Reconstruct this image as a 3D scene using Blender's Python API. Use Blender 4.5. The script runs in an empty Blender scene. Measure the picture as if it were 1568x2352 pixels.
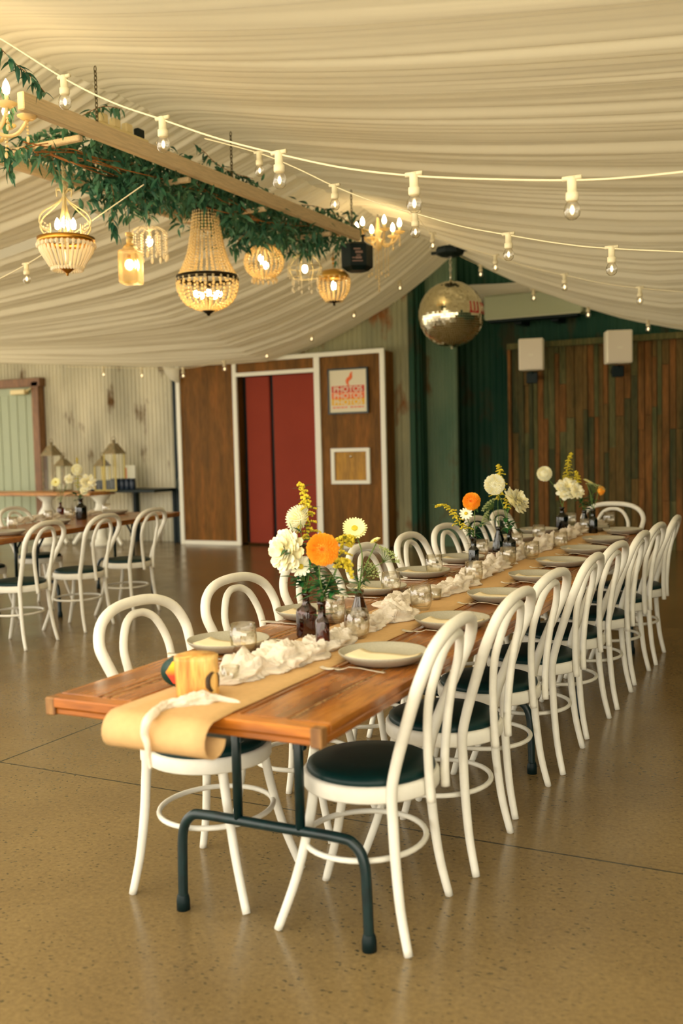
import bpy, math, random
import numpy as np
from mathutils import Vector, Matrix, noise
random.seed(7)
PI=math.pi
S=bpy.context.scene
COL=S.collection
# ---------------------------------------------------------------- camera
F_PX=2304.8; PITCH=0.0660; ROLL=-0.0248; YAW=0.4715; CAMH=1.41
cy_,sy_=math.cos(YAW),math.sin(YAW)
_F=Vector((-sy_,cy_,0)); _R=Vector((cy_,sy_,0)); _U=Vector((0,0,1))
F2=_F*math.cos(PITCH)-_U*math.sin(PITCH); U2=_U*math.cos(PITCH)+_F*math.sin(PITCH)
R3=_R*math.cos(ROLL)+U2*math.sin(ROLL); U3=U2*math.cos(ROLL)-_R*math.sin(ROLL)
CAMP=Vector((0,0,CAMH))
def at(px,py,ax,v):
    d=F2+R3*((px-784)/F_PX)-U3*((py-1176)/F_PX)
    i='xyz'.index(ax)
    return CAMP+d*((v-CAMP[i])/d[i])
cam=bpy.data.cameras.new('camera'); co=bpy.data.objects.new('camera',cam); COL.objects.link(co)
M=Matrix((R3,U3,-F2)).transposed().to_4x4(); M.translation=CAMP; co.matrix_world=M
cam.sensor_fit='HORIZONTAL'; cam.sensor_width=24.0; cam.lens=F_PX*24.0/1568
cam.dof.use_dof=True; cam.dof.focus_distance=4.3; cam.dof.aperture_fstop=2.2
cam.clip_end=200
S.camera=co
S.view_settings.view_transform='Standard'; S.view_settings.look='None'; S.view_settings.gamma=1
S.view_settings.use_curve_mapping=False
S.view_settings.exposure=0.32
# ---------------------------------------------------------------- materials
def lin(c):
    return tuple((x/255/12.92 if x/255<=0.04045 else ((x/255+0.055)/1.055)**2.4) for x in c)
def newmat(n):
    m=bpy.data.materials.new(n); m.use_nodes=True
    nt=m.node_tree; b=nt.nodes['Principled BSDF']; return m,nt,b
def setc(b,c): b.inputs['Base Color'].default_value=(*c,1)
def mat(n,rgb,rough=.5,metal=0,var=0,scale=20,stretch=(1,1,1),bump=0,rgb2=None,coat=0,trans=0,emis=None,es=0,ior=1.45,sub=0,spec=None):
    m,nt,b=newmat(n)
    c=lin(rgb); setc(b,c)
    b.inputs['Roughness'].default_value=rough; b.inputs['Metallic'].default_value=metal
    b.inputs['IOR'].default_value=ior
    if spec is not None: b.inputs['Specular IOR Level'].default_value=spec
    if coat: b.inputs['Coat Weight'].default_value=coat; b.inputs['Coat Roughness'].default_value=.1
    if trans: b.inputs['Transmission Weight'].default_value=trans
    if emis: b.inputs['Emission Color'].default_value=(*lin(emis),1); b.inputs['Emission Strength'].default_value=es
    if var or bump or rgb2:
        tc=nt.nodes.new('ShaderNodeTexCoord'); mp=nt.nodes.new('ShaderNodeMapping'); mp.inputs['Scale'].default_value=stretch
        nz=nt.nodes.new('ShaderNodeTexNoise'); nz.inputs['Scale'].default_value=scale; nz.inputs['Detail'].default_value=6
        nt.links.new(tc.outputs['Object'],mp.inputs['Vector']); nt.links.new(mp.outputs['Vector'],nz.inputs['Vector'])
        if rgb2 or var:
            cr=nt.nodes.new('ShaderNodeValToRGB')
            c2=lin(rgb2) if rgb2 else tuple(max(0,x*(1-var)) for x in c)
            cr.color_ramp.elements[0].position=.35; cr.color_ramp.elements[1].position=.65
            cr.color_ramp.elements[0].color=(*c2,1); cr.color_ramp.elements[1].color=(*c,1)
            nt.links.new(nz.outputs['Fac'],cr.inputs['Fac']); nt.links.new(cr.outputs['Color'],b.inputs['Base Color'])
        if bump:
            bp=nt.nodes.new('ShaderNodeBump'); bp.inputs['Strength'].default_value=bump; bp.inputs['Distance'].default_value=.01
            nt.links.new(nz.outputs['Fac'],bp.inputs['Height']); nt.links.new(bp.outputs['Normal'],b.inputs['Normal'])
    return m
def translucent(n,rgb,frac=.4,var=.08,scale=30,bump=.1):
    m=mat(n,rgb,.8,var=var,scale=scale,bump=bump,spec=.1); nt=m.node_tree; b=nt.nodes['Principled BSDF']
    tr=nt.nodes.new('ShaderNodeBsdfTranslucent'); tr.inputs['Color'].default_value=(*lin(rgb),1)
    mx=nt.nodes.new('ShaderNodeMixShader'); mx.inputs[0].default_value=frac
    out=nt.nodes['Material Output']
    nt.links.new(b.outputs[0],mx.inputs[1]); nt.links.new(tr.outputs[0],mx.inputs[2]); nt.links.new(mx.outputs[0],out.inputs['Surface'])
    return m
def emit(n,rgb,s):
    m=bpy.data.materials.new(n); m.use_nodes=True; nt=m.node_tree; nt.nodes.clear()
    e=nt.nodes.new('ShaderNodeEmission'); o=nt.nodes.new('ShaderNodeOutputMaterial')
    e.inputs['Color'].default_value=(*lin(rgb),1); e.inputs['Strength'].default_value=s
    nt.links.new(e.outputs[0],o.inputs['Surface']); return m
WHITE=mat('white_paint',(240,236,220),.45,var=.10,scale=14,bump=.05)
WHITE2=mat('white_trim_paint',(246,244,226),.4)
VINYL=mat('black_vinyl',(2,40,38),.42,bump=.03,scale=60,spec=.35)
BLACKM=mat('black_tube_metal',(4,38,38),.32,var=.4,scale=40,spec=.6)
BLACKP=mat('black_plastic',(6,28,28),.5,spec=.3)
PLATE=mat('grey_stoneware',(176,170,148),.42,var=.12,scale=180)
CARD=mat('cream_napkin',(248,232,192),.85,bump=.05,scale=120)
KRAFT=mat('brown_kraft_paper',(212,172,116),.75,var=.08,scale=60,bump=.02)
GAUZE=translucent('cream_gauze',(254,244,226),.25,var=.06,scale=90,bump=.5)
STEEL=mat('cutlery_steel',(205,196,175),.22,1)
def thin_glass(n,rgb,rough=.02,ior=1.5,gloss=1.0,edge=None):
    m=bpy.data.materials.new(n); m.use_nodes=True; nt=m.node_tree; nt.nodes.clear(); N=nt.nodes; L=nt.links
    o=N.new('ShaderNodeOutputMaterial'); t=N.new('ShaderNodeBsdfTransparent'); g=N.new('ShaderNodeBsdfGlossy'); mx=N.new('ShaderNodeMixShader')
    g.inputs['Roughness'].default_value=rough
    lw=N.new('ShaderNodeLayerWeight'); lw.inputs['Blend'].default_value=.35; cr=N.new('ShaderNodeValToRGB'); e=cr.color_ramp.elements
    e[0].position=.2; e[0].color=(*lin(rgb),1); e[1].position=1; e[1].color=(*lin(edge or tuple(c*.72 for c in rgb)),1); L.new(lw.outputs['Facing'],cr.inputs[0]); L.new(cr.outputs[0],t.inputs['Color'])
    l2=N.new('ShaderNodeLayerWeight'); l2.inputs['Blend'].default_value=.5
    pw=N.new('ShaderNodeMath'); pw.operation='POWER'; pw.inputs[1].default_value=4.0; L.new(l2.outputs['Facing'],pw.inputs[0])
    mu=N.new('ShaderNodeMath'); mu.operation='MULTIPLY_ADD'; mu.use_clamp=True; mu.inputs[1].default_value=.8; mu.inputs[2].default_value=.045*gloss; L.new(pw.outputs[0],mu.inputs[0])
    L.new(mu.outputs[0],mx.inputs[0]); L.new(t.outputs[0],mx.inputs[1]); L.new(g.outputs[0],mx.inputs[2]); L.new(mx.outputs[0],o.inputs['Surface']); return m
GLASSM=thin_glass('clear_glass',(254,252,246),gloss=4.2,edge=(232,226,208))
AMBER=thin_glass('brown_bottle_glass',(196,150,132),.05,1.5,1.8,edge=(110,70,56))
DARKG=thin_glass('dark_green_bottle_glass',(120,126,104),.05,1.5,1.8,edge=(50,60,44))
SMOKE=thin_glass('smoky_fluted_glass',(206,186,160),.05,1.5,2.2,edge=(120,96,70))
STEM=mat('green_stem',(98,128,52),.6,var=.2,scale=50)
LEAF=mat('flower_leaf',(40,104,44),.5,rgb2=(24,84,44),scale=30)
GLEAF=mat('garland_leaf',(84,136,100),.5,rgb2=(24,84,64),scale=8)
VINE=mat('vine_stem',(176,110,46),.7,var=.2)
P_ORANGE=mat('orange_petal',(255,186,52),.6,rgb2=(255,160,34),scale=40)
P_ORANGE2=mat('deep_orange_petal',(255,146,38),.6)
P_CREAM=mat('cream_petal',(253,245,205),.6,rgb2=(248,238,180),scale=40)
P_WHITE=mat('white_petal',(252,250,228),.6,rgb2=(246,243,208),scale=40)
P_LEMON=mat('lemon_petal',(252,246,176),.6)
P_GOLD=mat('goldenrod_yellow',(226,206,56),.7,rgb2=(200,176,34),scale=60)
P_LACE=mat('lace_flower_green_white',(196,204,140),.7,rgb2=(150,170,96),scale=60)
GOLD=mat('antique_gold_metal',(214,158,70),.3,1)
BRONZE=mat('dark_bronze_metal',(58,50,34),.4,.8)
CREAMM=mat('cream_metal',(232,214,160),.5)
def crystal(n,rgb):
    m=translucent(n,rgb,.45,var=0,bump=0); b=m.node_tree.nodes['Principled BSDF']; b.inputs['Roughness'].default_value=.1; b.inputs['Specular IOR Level'].default_value=1.0
    return m
CRYS=crystal('amber_crystal',(255,238,190)); CRYS2=crystal('clear_crystal',(255,246,222))
BULB=emit('lit_candle_bulb',(255,220,160),36.0)
BULB2=emit('lit_globe_bulb',(255,220,160),26.0)
FIL=emit('festoon_filament',(255,222,165),3.2)  # weak filament glow also standing in for glints on unlit near bulbs
DRAPE=translucent('cream_drape_fabric',(252,246,224),.30,var=.03,scale=400,bump=.02)
TIMB=mat('beam_timber',(226,202,160),.7,var=.18,scale=9,stretch=(12,1,12))
# floor
def floor_mat():
    m,nt,b=newmat('polished_concrete'); N=nt.nodes; L=nt.links
    tc=N.new('ShaderNodeTexCoord')
    def nz(s,d,r=.6):
        n=N.new('ShaderNodeTexNoise'); n.inputs['Scale'].default_value=s; n.inputs['Detail'].default_value=d; n.inputs['Roughness'].default_value=r
        L.new(tc.outputs['Object'],n.inputs['Vector']); return n
    def ramp(src,p0,p1,c0,c1):
        r=N.new('ShaderNodeValToRGB'); e=r.color_ramp.elements; e[0].position=p0;e[1].position=p1; e[0].color=(*c0,1);e[1].color=(*c1,1)
        L.new(src,r.inputs['Fac']); return r
    def mix(f,a,bb,mode='MIX'):
        x=N.new('ShaderNodeMix'); x.data_type='RGBA'; x.blend_type=mode
        if isinstance(f,float): x.inputs[0].default_value=f
        else: L.new(f,x.inputs[0])
        L.new(a,x.inputs[6]); 
        if isinstance(bb,tuple): x.inputs[7].default_value=(*bb,1)
        else: L.new(bb,x.inputs[7])
        return x.outputs[2]
    n1=nz(1.1,5); base=ramp(n1.outputs['Fac'],.3,.72,lin((118,98,63)),lin((141,119,77)))
    n2=nz(60,4); fine=ramp(n2.outputs['Fac'],.3,.7,(.78,.78,.78),(1.1,1.1,1.1))
    c=mix(1.0,base.outputs['Color'],fine.outputs['Color'],'MULTIPLY')
    # dark aggregate flecks
    vo=N.new('ShaderNodeTexVoronoi'); vo.inputs['Scale'].default_value=36; vo.inputs['Randomness'].default_value=1
    mp=N.new('ShaderNodeMapping'); mp.inputs['Scale'].default_value=(1,1.5,1); L.new(tc.outputs['Object'],mp.inputs['Vector'])
    dist=N.new('ShaderNodeVectorMath'); dist.operation='ADD'
    nd=nz(45,2); sc=N.new('ShaderNodeVectorMath'); sc.operation='SCALE'; sc.inputs['Scale'].default_value=.035
    L.new(nd.outputs['Color'],sc.inputs[0]); L.new(mp.outputs['Vector'],dist.inputs[0]); L.new(sc.outputs[0],dist.inputs[1]); L.new(dist.outputs[0],vo.inputs['Vector'])
    fl=ramp(vo.outputs['Distance'],.16,.27,(1,1,1),(0,0,0))
    n3=nz(.9,3); pat=ramp(n3.outputs['Fac'],.38,.60,(.25,.25,.25),(1,1,1))
    gate=ramp(vo.outputs['Color'],.38,.43,(0,0,0),(1,1,1))
    f1=N.new('ShaderNodeMath'); f1.operation='MULTIPLY'; L.new(fl.outputs['Color'],f1.inputs[0]); L.new(gate.outputs['Color'],f1.inputs[1])
    f2=N.new('ShaderNodeMath'); f2.operation='MULTIPLY'; L.new(f1.outputs[0],f2.inputs[0]); L.new(pat.outputs['Color'],f2.inputs[1])
    f3=N.new('ShaderNodeMath'); f3.operation='MULTIPLY'; f3.inputs[1].default_value=.85; L.new(f2.outputs[0],f3.inputs[0])
    c=mix(f3.outputs[0],c,lin((22,40,32)))
    # fine specks
    vo2=N.new('ShaderNodeTexVoronoi'); vo2.inputs['Scale'].default_value=70; L.new(dist.outputs[0],vo2.inputs['Vector'])
    fl2=ramp(vo2.outputs['Distance'],.10,.2,(1,1,1),(0,0,0)); g2=ramp(vo2.outputs['Color'],.5,.56,(0,0,0),(.55,.55,.55))
    f4=N.new('ShaderNodeMath'); f4.operation='MULTIPLY'; L.new(fl2.outputs['Color'],f4.inputs[0]); L.new(g2.outputs['Color'],f4.inputs[1])
    c=mix(f4.outputs[0],c,lin((70,66,46)))
    # saw-cut joints
    sx=N.new('ShaderNodeSeparateXYZ'); L.new(tc.outputs['Object'],sx.inputs[0])
    def joint(out,off,per,w):
        a=N.new('ShaderNodeMath'); a.operation='SUBTRACT'; a.inputs[1].default_value=off; L.new(out,a.inputs[0])
        p=N.new('ShaderNodeMath'); p.operation='PINGPONG'; p.inputs[1].default_value=per/2; L.new(a.outputs[0],p.inputs[0])
        l=N.new('ShaderNodeMath'); l.operation='LESS_THAN'; l.inputs[1].default_value=w; L.new(p.outputs[0],l.inputs[0]); return l
    j1=joint(sx.outputs['X'],-3.479,7.0,.0055); j2=joint(sx.outputs['Y'],3.305,9.0,.0045)
    jm=N.new('ShaderNodeMath'); jm.operation='MAXIMUM'; L.new(j1.outputs[0],jm.inputs[0]); L.new(j2.outputs[0],jm.inputs[1])
    c=mix(jm.outputs[0],c,lin((40,40,24)))
    L.new(c,b.inputs['Base Color'])
    rr=ramp(nz(3,4).outputs['Fac'],.3,.7,(.17,.17,.17),(.27,.27,.27)); L.new(rr.outputs['Color'],b.inputs['Roughness'])
    b.inputs['Specular IOR Level'].default_value=.5
    bp=N.new('ShaderNodeBump'); bp.inputs['Strength'].default_value=.04; bp.inputs['Distance'].default_value=.01; L.new(n2.outputs['Fac'],bp.inputs['Height']); L.new(bp.outputs['Normal'],b.inputs['Normal'])
    return m
def wood_mat(n,c1,c2,c3,axis='Y',scale=1.0,rough=.4,coat=.0,spec=.5):
    m,nt,b=newmat(n); N=nt.nodes; L=nt.links
    tc=N.new('ShaderNodeTexCoord'); mp=N.new('ShaderNodeMapping'); L.new(tc.outputs['Object'],mp.inputs['Vector'])
    st={'X':(.12,1,1),'Y':(1,.12,1),'Z':(1,1,.12)}[axis]; mp.inputs['Scale'].default_value=tuple(s*9*scale for s in st)
    nz=N.new('ShaderNodeTexNoise'); nz.inputs['Scale'].default_value=1.6; nz.inputs['Detail'].default_value=8; nz.inputs['Distortion'].default_value=.5; L.new(mp.outputs[0],nz.inputs['Vector'])
    oi=N.new('ShaderNodeObjectInfo')
    cr=N.new('ShaderNodeValToRGB'); e=cr.color_ramp.elements; e[0].position=.3; e[0].color=(*lin(c1),1); e[1].position=.72; e[1].color=(*lin(c3),1)
    x=e.new(.5); x.color=(*lin(c2),1); L.new(nz.outputs['Fac'],cr.inputs['Fac'])
    # long fine grain
    mp2=N.new('ShaderNodeMapping'); L.new(tc.outputs['Object'],mp2.inputs['Vector']); mp2.inputs['Scale'].default_value=tuple(s*90*scale for s in st)
    n2=N.new('ShaderNodeTexNoise'); n2.inputs['Scale'].default_value=1; n2.inputs['Detail'].default_value=3; L.new(mp2.outputs[0],n2.inputs['Vector'])
    r2=N.new('ShaderNodeValToRGB'); r2.color_ramp.elements[0].position=.3; r2.color_ramp.elements[0].color=(.72,.7,.66,1); r2.color_ramp.elements[1].position=.6; r2.color_ramp.elements[1].color=(1.05,1.05,1.05,1); L.new(n2.outputs['Fac'],r2.inputs['Fac'])
    mx=N.new('ShaderNodeMix'); mx.data_type='RGBA'; mx.blend_type='MULTIPLY'; mx.inputs[0].default_value=1
    L.new(cr.outputs['Color'],mx.inputs[6]); L.new(r2.outputs['Color'],mx.inputs[7]); L.new(mx.outputs[2],b.inputs['Base Color'])
    b.inputs['Roughness'].default_value=rough; b.inputs['Coat Weight'].default_value=coat; b.inputs['Coat Roughness'].default_value=.18; b.inputs['Specular IOR Level'].default_value=spec
    return m
def corr_mat(n,c1,c2,rust,amt):
    m,nt,b=newmat(n); N=nt.nodes; L=nt.links
    tc=N.new('ShaderNodeTexCoord')
    def nz(scale,st,d=5):
        mp=N.new('ShaderNodeMapping'); mp.inputs['Scale'].default_value=st; L.new(tc.outputs['Object'],mp.inputs['Vector'])
        x=N.new('ShaderNodeTexNoise'); x.inputs['Scale'].default_value=scale; x.inputs['Detail'].default_value=d; L.new(mp.outputs[0],x.inputs['Vector']); return x
    a=nz(2.2,(1,1,.35)); cr=N.new('ShaderNodeValToRGB'); e=cr.color_ramp.elements; e[0].position=.35;e[1].position=.65; e[0].color=(*lin(c1),1); e[1].color=(*lin(c2),1); L.new(a.outputs['Fac'],cr.inputs['Fac'])
    r=nz(3.4,(1,1,.5),8); rr=N.new('ShaderNodeValToRGB'); rr.color_ramp.elements[0].position=.60-amt; rr.color_ramp.elements[1].position=.70-amt*.6; rr.color_ramp.elements[0].color=(0,0,0,1); L.new(r.outputs['Fac'],rr.inputs['Fac'])
    mx=N.new('ShaderNodeMix'); mx.data_type='RGBA'; L.new(rr.outputs['Color'],mx.inputs[0]); L.new(cr.outputs['Color'],mx.inputs[6]); mx.inputs[7].default_value=(*lin(rust),1)
    L.new(mx.outputs[2],b.inputs['Base Color']); b.inputs['Roughness'].default_value=.6; b.inputs['Specular IOR Level'].default_value=.15
    return m
FLOOR=floor_mat()
TABLEW=wood_mat('varnished_table_timber',(104,56,16),(156,92,32),(192,126,48),'Y',1,.26,.2)
TABLEE=wood_mat('varnished_table_edge',(116,62,14),(172,98,26),(206,132,42),'X',1,.35,.2)
LAM=wood_mat('booth_woodgrain_laminate',(96,66,24),(124,84,32),(150,96,38),'Z',.55,.45,0,.12)
LAM2=wood_mat('booth_hatch_woodgrain',(156,116,48),(176,132,60),(214,160,60),'Z',.7,.4,0,.15)
CORR=corr_mat('galvanised_corrugated_iron',(196,192,170),(236,230,206),(120,92,56),.0)
CORRD=corr_mat('shaded_corrugated_iron',(22,62,46),(46,78,58),(60,62,40),.04)  # shade at the right back is put into the dark green, under rust patches
CORRR=corr_mat('rusty_corrugated_iron',(138,138,108),(170,166,128),(136,90,48),.03)

# ---------------------------------------------------------------- mesh builder
class MB:
    def __init__(s): s.v=[]; s.f=[]; s.m=[]; s.sm=[]
    def add(s,vs,fs,mi=0,sm=True,mtx=None):
        o=len(s.v)
        if mtx is not None: vs=[mtx@Vector(v) for v in vs]
        s.v.extend([tuple(v) for v in vs]); s.f.extend([tuple(i+o for i in f) for f in fs]); s.m.extend([mi]*len(fs)); s.sm.extend([sm]*len(fs))
    def box(s,a,b,mi=0,bev=0,mtx=None):
        (x0,y0,z0),(x1,y1,z1)=a,b
        if bev<=0:
            s.add([(x0,y0,z0),(x1,y0,z0),(x1,y1,z0),(x0,y1,z0),(x0,y0,z1),(x1,y0,z1),(x1,y1,z1),(x0,y1,z1)],
              [(0,3,2,1),(4,5,6,7),(0,1,5,4),(1,2,6,5),(2,3,7,6),(3,0,4,7)],mi,False,mtx); return
        # chamfered box: 24 verts
        vs=[];idx={}
        c=((x0,x1),(y0,y1),(z0,z1))
        for i in range(2):
            for j in range(2):
                for k in range(2):
                    p=(c[0][i],c[1][j],c[2][k]); sgn=(1 if i==0 else -1,1 if j==0 else -1,1 if k==0 else -1)
                    for ax in range(3):
                        q=list(p)
                        for a2 in range(3):
                            if a2!=ax: q[a2]+=sgn[a2]*bev
                        idx[(i,j,k,ax)]=len(vs); vs.append(tuple(q))
        fs=[]
        for ax in range(3):
            for sd in range(2):
                ks=[(0,0),(1,0),(1,1),(0,1)]; f=[]
                for (p,q) in ks:
                    t=[0,0,0]; t[ax]=sd; o=[a for a in range(3) if a!=ax]; t[o[0]]=p; t[o[1]]=q; f.append(idx[(t[0],t[1],t[2],ax)])
                fs.append(tuple(f))
        for ax in range(3):
            o=[a for a in range(3) if a!=ax]
            for p in range(2):
                for q in range(2):
                    t0=[0,0,0];t1=[0,0,0]; t0[o[0]]=t1[o[0]]=p; t0[o[1]]=t1[o[1]]=q; t0[ax]=0;t1[ax]=1
                    fs.append((idx[(*t0,o[0])],idx[(*t1,o[0])],idx[(*t1,o[1])],idx[(*t0,o[1])]))
        for i in range(2):
            for j in range(2):
                for k in range(2): fs.append((idx[(i,j,k,0)],idx[(i,j,k,1)],idx[(i,j,k,2)]))
        s.add(vs,fs,mi,False,mtx)
    def tube(s,pts,r,seg=10,mi=0,closed=False,cap=True,mtx=None,sm=True):
        pts=[Vector(p) for p in pts]; n=len(pts)
        rs=r if isinstance(r,(list,tuple)) else [r]*n
        T=[]
        for i in range(n):
            a=pts[(i-1)%n] if (closed or i>0) else pts[0]; b=pts[(i+1)%n] if (closed or i<n-1) else pts[-1]
            t=(b-a); T.append(t.normalized() if t.length>1e-9 else Vector((0,0,1)))
        u=T[0].orthogonal().normalized(); vs=[];fs=[]
        for i in range(n):
            u=(u-T[i]*u.dot(T[i])); u=u.normalized() if u.length>1e-6 else T[i].orthogonal().normalized()
            w=T[i].cross(u)
            for k in range(seg):
                a=2*PI*k/seg; vs.append(pts[i]+(u*math.cos(a)+w*math.sin(a))*rs[i])
        m=n if closed else n-1
        for i in range(m):
            i2=(i+1)%n
            for k in range(seg):
                k2=(k+1)%seg; fs.append((i*seg+k,i*seg+k2,i2*seg+k2,i2*seg+k))
        if cap and not closed:
            fs.append(tuple(range(seg-1,-1,-1))); fs.append(tuple((n-1)*seg+k for k in range(seg)))
        s.add(vs,fs,mi,sm,mtx)
    def lathe(s,prof,seg=24,c=(0,0,0),mi=0,flute=0,fd=0,mtx=None,sm=True,close=False):
        vs=[];fs=[]
        for (r,z) in prof:
            for k in range(seg):
                a=2*PI*k/seg; rr=r*(1+(fd*math.cos(flute*a) if flute else 0)); vs.append((c[0]+rr*math.cos(a),c[1]+rr*math.sin(a),c[2]+z))
        n=len(prof)
        for i in range(n if close else n-1):
            i2=(i+1)%n
            for k in range(seg):
                k2=(k+1)%seg; fs.append((i*seg+k,i*seg+k2,i2*seg+k2,i2*seg+k))
        if not close:
            if prof[0][0]>1e-4: fs.append(tuple(range(seg-1,-1,-1)))
            if prof[-1][0]>1e-4: fs.append(tuple((n-1)*seg+k for k in range(seg)))
        s.add(vs,fs,mi,sm,mtx)
    def ball(s,c,r,seg=8,rings=5,mi=0,sz=1,mtx=None,sm=True):
        vs=[(c[0],c[1],c[2]-r*sz)];fs=[]
        for i in range(1,rings):
            a=-PI/2+PI*i/rings
            for k in range(seg):
                b=2*PI*k/seg; vs.append((c[0]+r*math.cos(a)*math.cos(b),c[1]+r*math.cos(a)*math.sin(b),c[2]+r*sz*math.sin(a)))
        vs.append((c[0],c[1],c[2]+r*sz)); t=len(vs)-1
        for k in range(seg): fs.append((0,1+(k+1)%seg,1+k)); fs.append((t,t-seg+k,t-seg+(k+1)%seg))
        for i in range(rings-2):
            for k in range(seg):
                k2=(k+1)%seg; a=1+i*seg; fs.append((a+k,a+k2,a+seg+k2,a+seg+k))
        s.add(vs,fs,mi,sm,mtx)
    def leaf(s,p,d,up,L,W,mi=0,bend=.2,n=4):
        p=Vector(p); d=Vector(d).normalized(); up=Vector(up); sd=d.cross(up); sd=sd.normalized() if sd.length>1e-5 else d.orthogonal().normalized(); nn=sd.cross(d)
        vs=[];fs=[]
        for i in range(n+1):
            t=i/n; w=W*.5*math.sin(PI*min(1,max(.03,t**.8))) if 0<t<1 else W*.04
            c=p+d*L*t-nn*bend*L*t*t
            vs+= [c-sd*w+nn*w*.35, c, c+sd*w+nn*w*.35]
        for i in range(n):
            a=i*3; fs+=[(a,a+1,a+4,a+3),(a+1,a+2,a+5,a+4)]
        s.add(vs,fs,mi,True)
    def build(s,name,mats,parent=None,recalc=True):
        me=bpy.data.meshes.new(name); me.from_pydata(s.v,[],s.f)
        if not isinstance(mats,(list,tuple)): mats=[mats]
        for m in mats: me.materials.append(m)
        me.polygons.foreach_set('material_index',s.m); me.polygons.foreach_set('use_smooth',s.sm)
        me.update()
        if recalc:
            import bmesh
            bm=bmesh.new(); bm.from_mesh(me); bmesh.ops.recalc_face_normals(bm,faces=bm.faces); bm.to_mesh(me); bm.free()
        o=bpy.data.objects.new(name,me); COL.objects.link(o)
        if parent: o.parent=parent
        return o
def tag(o,label,cat,group=None):
    o['label']=label; o['category']=cat
    if group: o['group']=group
    return o
def thing(name,label,cat,loc=(0,0,0),rz=0,group=None,mw=None):
    o=bpy.data.objects.new(name,None); COL.objects.link(o); o.location=loc; o.rotation_euler=(0,0,rz); o.empty_display_size=.05
    return tag(o,label,cat,group)
def struct(o): o['kind']='structure'; return o
def copy_tree(o,parent=None):
    c=o.copy(); COL.objects.link(c); c.parent=parent
    for ch in list(o.children): copy_tree(ch,c)
    return c
def place(proto,used,loc,rz,label,group=None,cat=None):
    o=proto if not used else copy_tree(proto)
    o.location=loc; o.rotation_euler=(0,0,rz); o['label']=label
    if group: o['group']=group
    return o
def lerp(a,b,t): return a+(b-a)*t
def interp(x,xs,ys): return float(np.interp(x,xs,ys))
def catrom(P,n=8,closed=False):
    P=[Vector(p) for p in P]; out=[]; m=len(P)
    for i in range(m if closed else m-1):
        p0=P[(i-1)%m] if (closed or i>0) else P[0]; p1=P[i]; p2=P[(i+1)%m]; p3=P[(i+2)%m] if (closed or i<m-2) else P[-1]
        for k in range(n):
            t=k/n; out.append(.5*((2*p1)+(-p0+p2)*t+(2*p0-5*p1+4*p2-p3)*t*t+(-p0+3*p1-3*p2+p3)*t**3))
    if not closed: out.append(P[-1])
    return out
ORD=['nearest the camera','second from the near end','third from the near end','fourth from the near end','fifth from the near end','sixth from the near end','seventh from the near end','farthest from the camera']

# ================================================================ SETTING
b=MB(); b.box((-16.2,-1.0,-.2),(6.2,15,0)); fl=struct(b.build('floor',FLOOR))
b=MB(); b.box((-60,-50,-.3),(50,60,-.03)); struct(b.build('ground_outside',mat('pale_bounce_gravel',(246,240,222),.9,var=.06,scale=3)))  # unseen ground, added and made pale to bounce daylight up to the drapes
def corr_sheet(x0,x1,y,z0,z1,amp=.010,pitch=.076,th=.05,depth_dir=1):
    mb=MB(); n=int((x1-x0)/pitch*8); vs=[];fs=[]
    for i in range(n+1):
        x=x0+(x1-x0)*i/n; yy=y-amp*math.cos(2*PI*(x-x0)/pitch)
        vs+=[(x,yy,z0),(x,yy,z1)]
    for i in range(n): a=i*2; fs.append((a,a+1,a+3,a+2))
    mb.add(vs,fs,0,True); mb.box((x0,y+.03,z0),(x1,y+th+.03,z1)); return mb
struct(corr_sheet(-16,-8.72,12.6,0,4.4,amp=.022).build('wall_back_left',CORR,recalc=False))
struct(corr_sheet(-8.72,-5.24,12.6,0,4.6,amp=.008).build('wall_back_center',CORRR,recalc=False))
struct(corr_sheet(-5.24,4.2,13.6,0,4.6,amp=.008,pitch=.09).build('wall_back_recess',CORRD,recalc=False))
CORRG=corr_mat('grey_green_corrugated_iron',(84,110,86),(112,128,100),(100,84,54),.02)
struct(corr_sheet(-5.24,at(1050,1000,'y',12.85).x,12.85,0,4.4,amp=.006,pitch=.05).build('wall_back_corner',CORRG,recalc=False))
b=MB(); b.box((-5.32,12.52,0),(-5.24,12.60,4.4),0,.006); b.box((-5.24,12.6,0),(-5.20,13.6,4.4))
for k in range(8): b.box((-5.20,12.66+k*.12,0),(-5.188,12.70+k*.12,4.4))
struct(b.build('wall_return',CORRD))
# timber clad wall, planks of many tones
pm=[wood_mat('cladding_plank_%s'%n,c1,c2,c3,'Z',.8,.75,0,.08) for n,c1,c2,c3 in (('umber',(78,70,40),(104,84,48),(122,96,54)),('rust',(92,70,38),(120,84,46),(146,98,52)),('moss',(72,78,50),(94,92,58),(114,106,68)),('char',(54,64,46),(74,74,48),(94,82,52)))]
b=MB(); x=-4.05; b.box((-4.05,13.06,0),(4.2,13.12,2.66),0)
while x<4.2:
    w=random.choice((.06,.08,.09,.11)); z=0
    while z<2.64:
        h=random.choice((.62,.9,1.3,1.7)); z1=min(2.64,z+h); yy=13.0+random.uniform(0,.02)
        b.box((x+.003,yy,z),(x+w-.003,13.06,z1-.004),random.choice((0,0,1,2,3,1)),.002); z=z1
    x+=w
b.box((-4.09,12.95,2.62),(4.2,13.1,2.70),2,.004); b.box((-4.09,12.97,0),(-4.05,13.12,2.66),1,.003)
struct(b.build('wall_back_right',pm))
DAYLIGHT_ROOF=translucent('translucent_roof_sheet',(208,202,186),.5,var=.05,scale=2,bump=0)  # unseen roof made translucent to pass extra daylight onto the drapes
b=MB()
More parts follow.
